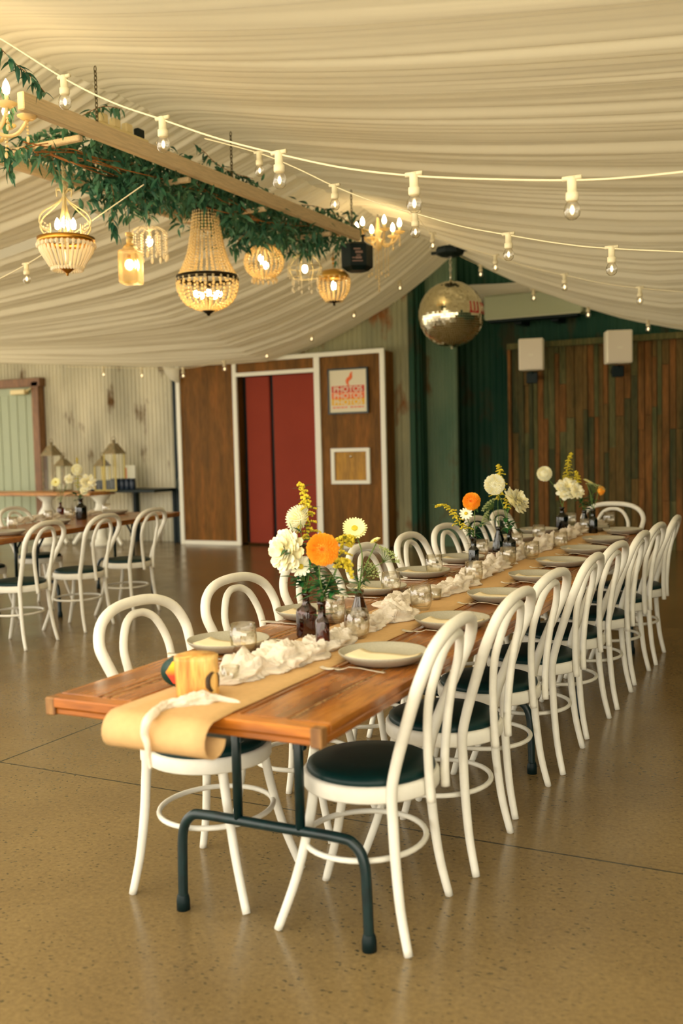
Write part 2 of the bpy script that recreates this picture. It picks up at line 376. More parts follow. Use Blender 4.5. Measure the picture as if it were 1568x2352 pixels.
for sgn,xe in ((-1,-16),(1,6)):
    b.add([(-4.5,2.4,4.75),(-4.5,13.7,4.75),(xe,13.7,3.6),(xe,2.4,3.6),(-4.5,2.4,4.85),(-4.5,13.7,4.85),(xe,13.7,3.7),(xe,2.4,3.7)],
          [(0,1,2,3),(4,5,6,7),(0,1,5,4),(1,2,6,5),(2,3,7,6),(3,0,4,7)],0,False)
struct(b.build('ceiling',DAYLIGHT_ROOF))  # roof cut back in front so open sky lights the near drape
b=MB(); b.box((4.2,-.6,0),(4.3,13.7,3.9)); struct(b.build('wall_right',CORRD))  # unseen wall, run forward to keep side light off the left drape
# door, left
DOORM=mat('pale_green_door',(158,168,136),.5,var=.06,scale=3,stretch=(3,1,.4)); DFR=wood_mat('door_frame_timber',(110,76,44),(132,92,56),(150,108,68),'Z',1,.6)
b=MB(); b.box((-12.95,12.50,0),(-11.98,12.56,2.50),0,.004)
for k in range(5): b.box((-12.90+k*.19,12.492,.15),(-12.74+k*.19,12.50,2.38),0,.003)
d=struct(b.build('door_1',DOORM))
b=MB(); b.box((-11.99,12.44,0),(-11.84,12.58,2.58),0,.006); b.box((-13.12,12.44,2.50),(-11.80,12.58,2.64),0,.006); b.box((-13.12,12.44,0),(-12.96,12.58,2.58),0,.006)
b.build('door_frame',DFR,d)
b=MB(); b.box((-12.40,12.38,2.38),(-12.08,12.49,2.46),0,.01); b.tube([(-12.1,12.42,2.42),(-11.95,12.40,2.47)],.012); b.build('door_closer',CREAMM,d)
# ---------------------------------------------------------------- draped fabric ceiling
XR=-4.5
FD=[0,.3,.6,1.0,1.6,2.1,2.8,3.3,4.6,5.9,8.1,11]; FZ=[3.86,3.66,3.47,3.24,2.98,2.80,2.62,2.62,2.66,2.76,2.93,3.2]
def dz(d,y):
    near=3.9-.27*d+.022*d*d+ (0 if d<8 else 0)
    t=min(1,max(0,(y-7.6)/4.7)); t=t*t*(3-2*t)
    return lerp(near,interp(d,FD,FZ),t)
def fold(y,d,seed):
    wf=1 if seed>15 else min(1,max(.35,.35+.65*(y-3.5)/4.5))
    # pleats run away from the ridge; phase drifts slowly with distance
    t=min(1,d/1.2); yy=y+.05*math.sin(d*.9+seed)+.03*noise.noise((d*.5,y*.7,seed))
    n=noise.noise((yy*2.1,d*.07,seed))*1.0+noise.noise((yy*5.3,d*.10,seed+5))*.55
    r=1-abs(noise.noise((yy*8.5,d*.12,seed+9)))*2
    r2=1-abs(noise.noise((yy*17,d*.2,seed+3)))*2
    return (n*.075+r*(.040 if seed<15 else .052)*wf+r2*.014*wf*wf)*(.45+.55*t)
def drape(sgn,y0,y1,dmax,seed,gap=None,ny=130):
    mb=MB(); nd=44; NY=int((y1-y0)*ny); vs=[];fs=[]
    for j in range(NY+1):
        y=y0+(y1-y0)*j/NY
        for i in range(nd+1):
            d=dmax*(i/nd)**1.15
            z=dz(d,y)+fold(y,d,seed)-(.07*math.exp(-d/.18) if sgn>0 else -.05*math.exp(-d/.3))
            e=min(1,(y1-y)/.25); z+= (1-e)*.0
            vs.append((XR+sgn*d,y,z))
    for j in range(NY):
        y=y0+(y1-y0)*(j+.5)/NY
        for i in range(nd):
            d=dmax*((i+.5)/nd)**1.15
            if gap and d>gap[2] and gap[0]<y<gap[1]: continue
            a=j*(nd+1)+i; fs.append((a,a+1,a+nd+2,a+nd+1))
    mb.add(vs,fs,0,True); return mb
o=drape(1,-1.2,12.4,9.0,11).build('drape',DRAPE,recalc=False); tag(o,'cream pleated fabric drape sagging from the ridge to the right, over the laid table','ceiling drape')
o=drape(-1,1.5,12.4,10.5,23,gap=(7.31,7.45,1.7)).build('drape',DRAPE,recalc=False); tag(o,'cream pleated fabric drape sloping down to the left behind the chandeliers','ceiling drape')
b=MB(); vs=[];fs=[]
for j in range(41):
    y=12.5+.9*j/40
    for i in range(15):
        x=-5.1+1.9*i/14; vs.append((x,y,3.50-.12*(i/14)**.6-.05*(j/40)+.02*math.sin(j*1.4)+.01*math.sin(j*3.1+i*.3)-.25*max(0,(5-i)/5)))
for j in range(40):
    for i in range(14): a=j*15+i; fs.append((a,a+1,a+16,a+15))
b.add(vs,fs); tag(b.build('drape',DRAPE,recalc=False),'short shaded fabric panel behind the mirror ball against the back wall','ceiling drape')
b=MB(); b.add([at(372,842,'y',12.2),at(412,846,'y',12.2),at(408,880,'y',12.2),at(392,872,'y',12.25),at(380,858,'y',12.15)],[(0,1,2,3,4)],0,True)
o=b.build('fabric_corner',DRAPE); sol=o.modifiers.new('s','SOLIDIFY'); sol.thickness=.004; tag(o,'small gathered corner of drape fabric hanging at the left top corner of the photo booth','fabric')

# ================================================================ PHOTO BOOTH
bt=thing('photo_booth','brown woodgrain photo booth with white trim and dark red curtain panels against the back wall','photo booth',(-7.24,12.41,0))
def LB(mb,x0,y0,z0,x1,y1,z1,mi=0,bev=.004,o=(-7.24,12.41,0)): mb.box((x0-o[0],y0-o[1],z0-o[2]),(x1-o[0],y1-o[1],z1-o[2]),mi,bev)
YB=12.247; BX0,BX1,BH=-8.93,-5.56,2.66
b=MB(); LB(b,BX0,YB+.02,.02,-7.93,12.56,BH); LB(b,-6.55,YB+.02,.02,BX1,12.56,BH); LB(b,-7.93,YB+.02,2.46,-6.55,12.56,BH); LB(b,-7.93,12.50,.0,-6.55,12.56,2.5)
b.build('body',LAM,bt)
b=MB()
T=.035
LB(b,BX0-.02,YB-.01,0,BX0+.05,YB+.03,BH); LB(b,BX1-.06,YB-.01,0,BX1+.01,YB+.03,BH); LB(b,BX0-.02,YB-.012,BH-.03,BX1+.01,YB+.03,BH+.03)
LB(b,-7.955,YB-.01,0,-7.885,YB+.03,BH-.03); LB(b,-6.62,YB-.01,0,-6.53,YB+.03,BH-.03); LB(b,-7.89,YB-.01,2.43,-6.62,YB+.03,2.485)
LB(b,BX0+.05,YB-.01,0,-7.955,YB+.03,.06); LB(b,-6.53,YB-.01,0,BX1-.05,YB+.03,.06)
b.build('white_trim',WHITE2,bt)['label']='white trim frame'
RED=mat('dark_red_curtain',(150,66,50),.85,var=.06,scale=3,spec=.08)
for (x0,x1,y) in ((-7.80,-7.40,YB+.10),(-7.33,-6.63,YB+.07)):
    b=MB(); LB(b,x0,y,.03,x1,y+.05,2.43,0,.012); b.build('curtain_panel',RED,bt)
b=MB(); LB(b,-7.40,YB+.14,.03,-7.33,YB+.17,2.43); LB(b,-7.88,YB+.17,.03,-6.63,YB+.2,2.43); b.build('gap_shade_sheets',BLACKP,bt)  # black sheets stand in for shade between and behind the curtain panels
b=MB(); h0=(-6.36,.91,-5.80,1.36)
LB(b,-6.38,YB-.02,.885,-5.79,YB+.02,.935);LB(b,-6.38,YB-.02,1.325,-5.79,YB+.02,1.375);LB(b,-6.38,YB-.02,.935,-6.325,YB+.02,1.325);LB(b,-5.845,YB-.02,.935,-5.79,YB+.02,1.325)
hf=b.build('hatch_frame',WHITE2,bt)
b=MB(); LB(b,-6.325,YB+.005,.935,-5.845,YB+.03,1.325); hp=b.build('hatch_panel',LAM2,bt)
b=MB(); b.lathe([(.0,0),(.016,0),(.018,.006),(.012,.012),(0,.014)],12,mtx=Matrix.Translation((-6.08+7.24,YB-12.41,1.26))@Matrix.Rotation(PI/2,4,'X')); b.build('lock',STEEL,hp)
# poster
px0,px1,pz0,pz1=-6.395,-5.79,1.84,2.455
po=thing('framed_poster','square framed poster with stacked PHOTOS lettering on the photo booth','poster',((px0+px1)/2,YB-.0,pz0))
def P2(mb,x0,z0,x1,z1,y0,y1,mi=0,bev=0): mb.box((x0-(px0+px1)/2,y0,z0-pz0),(x1-(px0+px1)/2,y1,z1-pz0),mi,bev)
FR=mat('poster_frame_black',(14,40,38),.3); PAPER=mat('poster_paper',(232,222,190),.5); R1=mat('poster_red',(214,66,40),.6); R2=mat('poster_orange',(244,112,50),.6); R3m=mat('poster_yellow',(240,184,40),.6); R4=mat('poster_pink',(236,140,100),.6)
b=MB(); w=.022
P2(b,px0,pz0,px1,pz0+w,-.03,0);P2(b,px0,pz1-w,px1,pz1,-.03,0);P2(b,px0,pz0+w,px0+w,pz1-w,-.03,0);P2(b,px1-w,pz0+w,px1,pz1-w,-.03,0); b.build('frame',FR,po)
b=MB(); P2(b,px0+w,pz0+w,px1-w,pz1-w,-.018,-.002); pp=b.build('sheet',PAPER,po)
def text_mesh(name,body,size,mat_,loc,rot,parent,sx=1.0,ext=.0008):
    cu=bpy.data.curves.new(name,'FONT'); cu.body=body; cu.size=size; cu.extrude=ext; cu.align_x='CENTER'; cu.offset=size*.018
    t=bpy.data.objects.new('tmp',cu); me=bpy.data.meshes.new_from_object(t); bpy.data.objects.remove(t)
    me.materials.clear(); me.materials.append(mat_); o=bpy.data.objects.new(name,me); COL.objects.link(o); o.location=loc; o.rotation_euler=rot; o.scale=(sx,1,1)
    if parent: o.parent=parent
    return o
W2=px1-px0
for i,(mt,zc) in enumerate(((R1,.335),(R2,.245),(R3m,.16))):
    b=MB(); hh=.043
    for (x0,z0,x1,z1) in ((-W2/2+.055,zc-hh,W2/2-.055,zc+hh),): b.box((x0,-.0195,z0),(x1,-.0182,z1))
    b.build('lettering_band',mt,po)
    text_mesh('lettering','PHOTOS',.098,PAPER,(0,-.021,zc-.035),(PI/2,0,0),po,1.13)
b=MB()
for (x0,x1) in ((-.235,-.19),(-.18,-.12),(-.11,-.06),(-.05,-.01),(.03,.08),(.09,.13),(.14,.2),(.21,.235)): b.box((x0,-.0195,.078),(x1,-.0182,.098))
b.build('small_print',R4,po)
b=MB(); pts=catrom([(.02,0,.38),(-.005,0,.41),(.0,0,.455),(.045,0,.49),(.05,0,.53),(.07,0,.56)],6); n=len(pts)
b.tube([(p.x,-.019,p.z) for p in pts],[.006+.02*math.sin(PI*i/(n-1)) for i in range(n)],8,mtx=None); o=b.build('flame_emblem',R2,po)
for v in o.data.vertices: v.co.y=-.0195+(v.co.y+.019)*.05
# dark gap left of booth with cable
b=MB(); b.box((-9.14,12.40,0),(-8.97,12.56,2.6),0,.01); tag(b.build('dark_curtain',BLACKP),'narrow black curtain hanging beside the left edge of the photo booth','curtain')
b=MB(); pts=catrom([(-9.02,12.36,2.3),(-9.04,12.35,1.6),(-9.0,12.34,1.1),(-9.06,12.34,.9),(-9.0,12.34,.8),(-8.98,12.33,.9),(-9.03,12.35,.6),(-9.0,12.3,.02)],8); b.tube(pts,.006,6); tag(b.build('hanging_cable',mat('grey_cable',(120,130,110),.5)),'looped grey cable hanging against the black curtain','cable')
# ================================================================ AC, wall speakers
ac=thing('air_conditioner','wide white split air conditioner high on the dark back wall','air conditioner',(-3.76,13.2,2.98))
b=MB(); b.box((-.66,-.2,.06),(.66,.05,.38),0,.02); b.build('casing',mat('ac_plastic',(172,178,142),.5),ac)
b=MB(); b.box((-.6,-.19,0.02),(.6,-.02,.06),0,.005); b.build('louvre',BLACKP,ac)
b=MB(); b.box((-.64,-.205,.055),(.64,-.195,.075)); b.build('front_lip',mat('ac_lip',(186,188,156),.5),ac)
b=MB(); b.box((-.3,.0,.0),(-.2,.40,.1)); b.box((.2,.0,.0),(.3,.40,.1)); b.build('bracket',BLACKP,ac)
SPK=mat('white_speaker_cabinet',(248,240,214),.6); SPKG=mat('white_speaker_grille',(244,232,208),.75,var=.05,scale=200)
def wall_speaker(loc,rz,label):
    t=thing('wall_speaker',label,'speaker',loc,rz,'white speakers on the timber wall')
    b=MB(); b.box((-.155,-.1,0),(.155,.12,.40),0,.012); b.build('cabinet',SPK,t)
    b=MB(); b.box((-.145,-.115,.01),(.145,-.1,.39),0,.006); g=b.build('grille',SPKG,t)
    b=MB(); b.box((-.03,-.118,.18),(.03,-.115,.20)); b.build('badge',SPK,g)
    b=MB(); b.box((-.07,.02,-.16),(.07,.07,-.02),0,.006); b.box((-.02,.05,-.1),(.02,.42,-.04),0,.004); b.tube([(0,.0,-.03),(0,.10,-.06)],.018); b.build('bracket',BLACKP,t)
    return t
wall_speaker((-3.67,12.66,2.31),math.radians(12),'smaller-looking white wall speaker on the left, near the corner of the timber wall')
wall_speaker((-2.57,12.62,2.33),math.radians(22),'white wall speaker on the right, lit brighter above the timber planks')

# ================================================================ CHAIR
def make_chair():
    t=thing('cafe_chair','','chair')
    b=MB()
    half=[(.175,.200,0,.0128),(.150,.188,.12,.0138),(.135,.178,.25,.0148),(.128,.172,.36,.0155),(.125,.170,.45,.016),(.145,.175,.54,.0165),(.180,.198,.64,.017),(.218,.226,.74,.0178),(.242,.232,.80,.018),(.262,.196,.860,.018),(.276,.115,.896,.018),(.280,0,.906,.018)]
    full=half+[(x,-y,z,r) for (x,y,z,r) in half[-2::-1]]
    P=catrom([(x,y,z) for x,y,z,r in full],4); rs=catrom([(r,0,0) for x,y,z,r in full],4)
    b.tube(P,[q.x for q in rs],12); b.build('back_frame',WHITE,t)
    b=MB()
    half=[(.208,.072,.395),(.205,.078,.48),(.210,.100,.60),(.222,.118,.70),(.240,.116,.77),(.256,.082,.835),(.266,.040,.862),(.268,0,.867)]
    full=half+[(x,-y,z) for x,y,z in half[-2::-1]]
    P=catrom(full,4); b.tube(P,.0135,10); b.build('inner_hoop',WHITE,t)
    b=MB(); b.lathe([(.170,.411),(.200,.411),(.203,.416),(.203,.452),(.198,.458),(.170,.458)],40,close=True); b.build('seat_ring',WHITE,t)
    b=MB(); b.lathe([(0,.445),(.180,.445),(.192,.462),(.190,.474),(.170,.484),(.10,.489),(0,.490)],40); b.build('seat_pad',VINYL,t)
    for sy in (1,-1):
        b=MB(); P=catrom([(-.13,sy*.125,.42),(-.150,sy*.132,.30),(-.185,sy*.150,.15),(-.235,sy*.178,0)],5)
        b.tube(P,[lerp(.0155,.0128,i/(len(P)-1)) for i in range(len(P))],12); b.build('leg',WHITE,t)
    b=MB(); P=[(-.022+.180*math.cos(a),.196*math.sin(a),.245) for a in [2*PI*i/40 for i in range(40)]]
    b.tube(P,.0088,8,closed=True); b.build('foot_ring',WHITE,t)
    return t
chair=make_chair(); used=False
G='white bentwood chairs along the right side of the long table'
jit=[(0,.10),(.01,.03),(-.01,-.05),(.01,.04),(0,-.06),(.01,.02),(0,-.03),(.01,.05)]
rfeet=[2.643,3.215,3.76,4.31,4.865,5.43,6.0,6.56]
for k in range(8):
    o=place(chair,used,(-1.27+jit[k][0],rfeet[k],0),jit[k][1]*.8,'white bentwood chair on the right side of the long table, '+ORD[k],G); used=True
lys=[2.665,3.26,3.86,4.50,5.12,5.72,6.32,6.9]; lx=[-1.865,-1.87,-1.885,-1.90,-1.92,-1.94,-1.96,-1.98]
for k in range(8):
    o=place(chair,True,(lx[k],lys[k],0),PI+random.uniform(-.05,.05)+(0 if k else -.02),'white bentwood chair on the left side of the long table, '+ORD[k],'white bentwood chairs along the left side of the long table')
place(chair,True,(-1.66,7.66,0),PI/2,'white bentwood chair at the far head of the long table','chair at the head of the long table')
# ================================================================ TABLE
def make_table(W=.83,L=2.54):
    # origin at floor under the near right corner; table runs along +Y and towards -X
    t=thing('trestle_table','','table')
    b=MB(); Z=.76; fr=[0,.14,.30,.50,.70,.80,.835,1.0]
    GP=.0030
    for i in range(len(fr)-1):
        b.box((-W*fr[i+1]+GP,.055,Z-.026),(-W*fr[i]-GP,L-.055,Z),0,.004)
    b.box((-W,.0,Z-.026),(0,.052,Z),1,.003); b.box((-W,L-.052,Z-.026),(0,L,Z),1,.003)
    b.box((-W+.004,.008,Z-.045),(-.03,.05,Z-.028),1,.003); b.box((-W+.004,L-.05,Z-.045),(-.03,L-.008,Z-.028),1,.003)
    b.box((-.03,.004,Z-.045),(-.001,L-.004,Z-.024),0,.003); b.box((-W+.001,.004,Z-.045),(-W+.03,L-.004,Z-.024),0,.003)
    tt=b.build('tabletop',[TABLEW,TABLEE],t)
    CW=wood_mat('corner_end_grain',(104,66,34),(138,96,52),(170,124,70),'Z',3,.5)
    for (x,y) in ((-.0,.0),(-W,.0)):
        s=-1 if x==0 else 1; b=MB()
        b.box((x-.0015 if s>0 else x-.03,-.0015,Z-.047),(x+.03 if s>0 else x+.0015,.03,Z+.0005),0,.003)
        b.build('corner_block',CW,tt)
    b=MB()
    for f in (.14,.835,.80): b.box((-W*f-.0024,.055,Z-.02),(-W*f+.0024,L-.055,Z-.0008))
    b.build('seam_filler',mat('seam_filler',(186,152,100),.8,rgb2=(80,50,24),scale=60),tt)
    for y in (.45,L-.45):
        b=MB(); c=-W/2-.005
        P=catrom([(c-.315,y,.0),(c-.312,y,.15),(c-.305,y,.25),(c-.275,y,.298),(c-.22,y,.31),(c,y,.31),(c+.22,y,.31),(c+.275,y,.298),(c+.305,y,.25),(c+.312,y,.15),(c+.315,y,.0)],6)
        b.tube(P,.0155,12)
        for s in (-1,1): b.tube([(c+s*.105,y,.31),(c+s*.105,y,Z-.03)],.0145,12)
        b.tube([(c-.2,y,Z-.038),(c+.2,y,Z-.038)],.012,8)
        dy=.16 if y<1 else -.16
        for s in (-1,1): b.tube([(c+s*.105,y,.56),(c+s*.105,y+dy,Z-.034)],.010,8); b.box((c+s*.105-.018,y-.004 if dy>0 else y-.02,.545),(c+s*.105+.018,y+.02 if dy>0 else y+.004,.60),0,.003)
        fr_=b.build('trestle_leg',BLACKM,t)
        for s in (-1,1):
            b=MB(); b.lathe([(.0,0),(.021,0),(.021,.03),(.018,.045),(.0155,.05)],14,c=(c+s*.315,y,0)); b.build('rubber_foot',BLACKP,fr_)
    return t
tb=make_table()
place(tb,False,(-1.084,1.994,0),math.radians(.4),'long polished timber trestle table, near half, with kraft paper falling over its end')
place(tb,True,(-1.105,4.56,0),math.radians(1.9),'long polished timber trestle table, far half, joined behind the first toward the back wall')
TG=(-5.80,5.90)
ang=math.radians(9.0); u=Vector((-math.sin(ang),math.cos(ang),0)); pr_=Vector((-math.cos(ang),-math.sin(ang),0))
L0=Vector((-5.87,6.07,0))
place(tb,True,L0,ang,'timber trestle table on the left, far half ending near the photo booth')
place(tb,True,L0-u*2.56,ang,'timber trestle table on the left, near half running out of the picture')
# left chairs
for (x,y,rz,l) in ((-5.47,5.47,ang,'white bentwood chair at the left table, leftmost of the near three'),(-5.53,6.18,ang-.03,'white bentwood chair at the left table, middle of the near three'),(-5.60,6.88,ang-.05,'white bentwood chair at the left table, rightmost of the near three')):
    place(chair,True,(x,y,0),rz,l,'white chairs at the left table')
for (x,y,l) in ((-6.52,6.10,'white bentwood chair across the left table, cut by the picture edge'),(-6.68,6.95,'white bentwood chair across the left table, before the green door')):
    place(chair,True,(x,y,0),PI+ang,l,'white chairs at the far side of the left table')
# ================================================================ TABLE DRESSING
def tx(y):   # centre line of long table
    return interp(y,[1.99,4.55,7.3],[-1.499,-1.535,-1.62])
ZT=.7612
# kraft runner with curled overhang
def runner():
    b=MB(); th=.0012; prof=[]
    y=7.2
    while y>2.05: prof.append((y,ZT+.001+.0008*math.sin(y*9))); y-=.12
    prof.append((2.05,ZT+.003))
    cyc,cz,r=1.955,.712,.052
    for k in range(0,14):
        a=math.radians(80+k*21); prof.append((cyc+.0+ (r-.0007*k)*math.cos(a), cz+(r-.0012*k)*math.sin(a)))
    vs=[];fs=[];n=len(prof)
    NX=6
    for (y,z) in prof:
        c=tx(max(y,1.99))-.003; hw=.150+(.004 if y<2.0 else 0)
        for i in range(NX+1): vs.append((c-hw+2*hw*i/NX,y,z))
    for j in range(n-1):
        for i in range(NX): a=j*(NX+1)+i; fs.append((a,a+1,a+NX+2,a+NX+1))
    b.add(vs,fs); o=b.build('table_runner',KRAFT,recalc=False); s=o.modifiers.new('s','SOLIDIFY'); s.thickness=.0012; s.offset=1
    tag(o,'brown kraft paper runner down the long table, curled over the near end','table runner')
runner()
# gauze runner, lumpy twisted cloth
def gauze(path,ws,hs,name,label,seed=0,z0=ZT+.0025,fr=26,zs=None):
    P=catrom([(p[0],p[1],0) for p in path],10); n=len(P); W=np.interp(np.linspace(0,1,n),np.linspace(0,1,len(ws)),ws); H=np.interp(np.linspace(0,1,n),np.linspace(0,1,len(hs)),hs)
    Zs=np.interp(np.linspace(0,1,n),np.linspace(0,1,len(zs)),zs) if zs else [z0]*n
    # resample finer
    Q=[];WW=[];HH=[];ZZ=[]
    for i in range(n-1):
        for k in range(5): t=k/5; Q.append(P[i].lerp(P[i+1],t)); WW.append(lerp(W[i],W[i+1],t)); HH.append(lerp(H[i],H[i+1],t)); ZZ.append(lerp(Zs[i],Zs[i+1],t))
    n=len(Q); NS=30; b=MB(); vs=[];fs=[]; s=0
    for i in range(n):
        d=(Q[min(i+1,n-1)]-Q[max(i-1,0)]); 
        if i: s+=(Q[i]-Q[i-1]).length
        d.normalize(); pe=Vector((-d.y,d.x,0))
        # bunching along the length
        bun=1+.38*noise.noise((s*9,seed,0))+.2*noise.noise((s*23,seed,4)); lift=1+.6*noise.noise((s*12,seed+3,1))
        endt=min(1,i/6,(n-1-i)/6)
        for k in range(NS+1):
            a=PI*k/NS; r=1+.17*math.sin(7*a+s*fr+2.5*noise.noise((s*7,a,seed)))+.10*math.sin(13*a-s*fr*1.3+seed)+.25*noise.noise((s*14,a*1.6,seed+7))
            q_=abs(noise.noise((s*38,a*5,seed+2)))+.6*abs(noise.noise((s*70,a*9,seed+8))); r*=1-.22*q_
            x=math.cos(a)*WW[i]*.5*bun*r*max(.15,endt); z=max(0,math.sin(a))*HH[i]*lift*r*max(.2,endt)
            v=Q[i]+pe*x; vs.append((v.x,v.y,ZZ[i]+max(0,z)))
    for i in range(n-1):
        for k in range(NS): a=i*(NS+1)+k; fs.append((a,a+1,a+NS+2,a+NS+1))
        fs.append((i*(NS+1),(i+1)*(NS+1),(i+1)*(NS+1)+NS,i*(NS+1)+NS))
    b.add(vs,fs); return tag(b.build(name,GAUZE),label,'cloth runner')
gz=[at(497,1560,'z',.78),at(590,1530,'z',.78),at(690,1500,'z',.78),at(740,1478,'z',.78),at(790,1455,'z',.78),at(865,1420,'z',.78),at(925,1408,'z',.78),at(900,1385,'z',.78),at(985,1362,'z',.78),at(1045,1345,'z',.78),at(1075,1325,'z',.78),at(1130,1300,'z',.78),at(1190,1270,'z',.78),at(1250,1250,'z',.78),at(1320,1220,'z',.78),at(1380,1200,'z',.78)]
gauze([(p.x,p.y) for p in gz[:5]],[.06,.15,.15,.13,.13,.10],[.02,.055,.06,.04,.04,.035],'gauze_runner','bunched cream gauze cloth from the log to behind the brown bottles',1)
gauze([(p.x,p.y) for p in gz[4:11]],[.10,.13,.11,.12,.13,.12,.12],[.035,.04,.035,.045,.04,.04],'gauze_runner','loosely looped cream gauze cloth winding between the middle glasses',2)
gauze([(p.x,p.y) for p in gz[10:]],[.14,.14,.12,.14,.13,.13],[.05,.055,.045,.055,.05,.05],'gauze_runner','bunched cream gauze cloth at the far end of the long table',3)
# front strip of gauze hanging over the kraft curl
pts=[at(552,1613,'z',.765),at(505,1608,'z',.765),at(465,1612,'z',.765),at(425,1618,'z',.765),at(385,1622,'z',.765),at(352,1640,'z',.765)]
gauze([(p.x,p.y) for p in pts],[.006,.022,.05,.045,.035,.022],[.003,.012,.028,.022,.016,.012],'gauze_runner','thin twisted end of white gauze in front of the log, trailing over the kraft curl',5,fr=70)
b=MB(); P=[at(358,1634,'z',.772),at(338,1655,'y',1.893),at(332,1685,'y',1.892),at(338,1710,'y',1.893),at(342,1742,'y',1.905),at(346,1765,'y',1.91)]
b.tube(catrom(P,6),[.010,.011,.0105,.0085,.007,.004][0:1]*1 and [lerp(.0125,.0035,(i/30)**1.3) for i in range(31)],10)
tag(b.build('gauze_tail',GAUZE),'white gauze tail hanging down over the front of the kraft curl','cloth')
# plates
def make_plate():
    t=thing('dinner_plate','','plate')
    b=MB(); b.lathe([(0,.004),(.07,.002),(.085,.0),(.105,.006),(.128,.024),(.134,.032),(.1335,.035),(.130,.034),(.122,.024),(.100,.012),(.08,.010),(0,.010)],48); b.build('plate',PLATE,t)
    return t
def make_napkin():
    b=MB(); vs=[];fs=[]
    for j in range(5):
        for i in range(11):
            x=-.100+.200*i/10; y=-.056+.112*j/4; e=max(0,abs(x)-.07)/.03
            vs.append((x,y,.0130+.010*e+.0008*math.sin(i*.9+j)))
    for j in range(4):
        for i in range(10): a=j*11+i; fs.append((a,a+1,a+12,a+11))
    b.add(vs,fs); o=b.build('napkin',CARD); s=o.modifiers.new('s','SOLIDIFY'); s.thickness=.004; s.offset=1; o['label']='';o['category']='napkin'
    return o
def make_fork():
    t=thing('fork','','fork'); b=MB()
    # along +X handle -> tines at -X
    for k in range(4):
        y=-.009+.006*k; b.tube(catrom([(-.058,y*.85,.0052),(-.085,y,.0035),(-.105,y,.009)],4),[.0014]*8+[.0009],6)
    vs=[];fs=[]; prof=[(-.06,.0115,.005),(-.045,.0115,.004),(-.03,.007,.006),(-.015,.0035,.012),(.02,.003,.011),(.06,.0045,.006),(.09,.0065,.0035),(.098,.004,.0032)]
    for (x,w,z) in prof: vs+=[(x,-w,z),(x,w,z),(x,w,z+.002),(x,-w,z+.002)]
    n=len(prof)
    for i in range(n-1):
        for k in range(4): fs.append((i*4+k,i*4+(k+1)%4,(i+1)*4+(k+1)%4,(i+1)*4+k))
    fs+= [(0,1,2,3),(4*n-4,4*n-3,4*n-2,4*n-1)]
    b.add(vs,fs,0,True); b.build('fork_body',STEEL,t); return t
def make_knife():
    t=thing('knife','','knife'); b=MB(); vs=[];fs=[]
    prof=[(-.11,.001,.004),(-.10,.007,.002),(-.06,.0095,.002),(0,.0085,.002),(.015,.004,.002),(.03,.0045,.001),(.09,.006,.0005),(.105,.006,.0005),(.108,.003,.001)]
    for (x,w,z) in prof:
        h=.003 if x<.01 else .006
        vs+=[(x,-w,z),(x,w,z),(x,w,z+h),(x,-w,z+h)]
    n=len(prof)
    for i in range(n-1):
        for k in range(4): fs.append((i*4+k,i*4+(k+1)%4,(i+1)*4+(k+1)%4,(i+1)*4+k))
    fs+= [(0,1,2,3),(4*n-4,4*n-3,4*n-2,4*n-1)]
    b.add(vs,fs,0,False); b.build('knife_body',STEEL,t); return t
def make_glass():
    t=thing('tumbler','','glass'); b=MB(); H=.098
    out=[(0,.0),(.028,.0),(.0315,.003),(.039,.02),(.0425,.042),(.0420,.062),(.0385,H)]
    inn=[(.0368,H),(.0400,.062),(.0405,.042),(.0368,.023),(.029,.014),(0,.013)]
    pr=out+inn; n=len(pr); seg=48; vs=[];fs=[]
    for (r,z) in pr:
        for k in range(seg):
            a=2*PI*k/seg; rr=r*(1+.018*math.cos(16*a)*math.sin(PI*min(1,z/H))); vs.append((rr*math.cos(a),rr*math.sin(a),z))
    for i in range(n-1):
        for k in range(seg): k2=(k+1)%seg; fs.append((i*seg+k,i*seg+k2,(i+1)*seg+k2,(i+1)*seg+k))
    b.add(vs,fs); b.build('glass_body',GLASSM,t,recalc=False); return t
plate=make_plate(); napk=make_napkin(); fork=make_fork(); knife=make_knife(); glass=make_glass()
PR=[(-1.249,2.70),(-1.259,3.31),(-1.285,3.93),(-1.305,4.55),(-1.34,5.13),(-1.37,5.74),(-1.39,6.34),(-1.40,6.98)]
PL=[(-1.80,2.70),(-1.83,3.31),(-1.86,3.97),(-1.875,4.54),(-1.90,5.14),(-1.925,5.75),(-1.95,6.34),(-1.965,6.9)]
GR=[(820,1466),(967,1401),(1088,1338),(1166,1300),(1221,1284),(1287,1260),(1345,1224),(1398,1206)]
GL=[(560,1503),(767,1431),(898,1366),(997,1320),(1105,1279),(1185,1261),(1237,1240),(1310,1207)]
us=False
gy=[g for g in zip(PR,GR)]
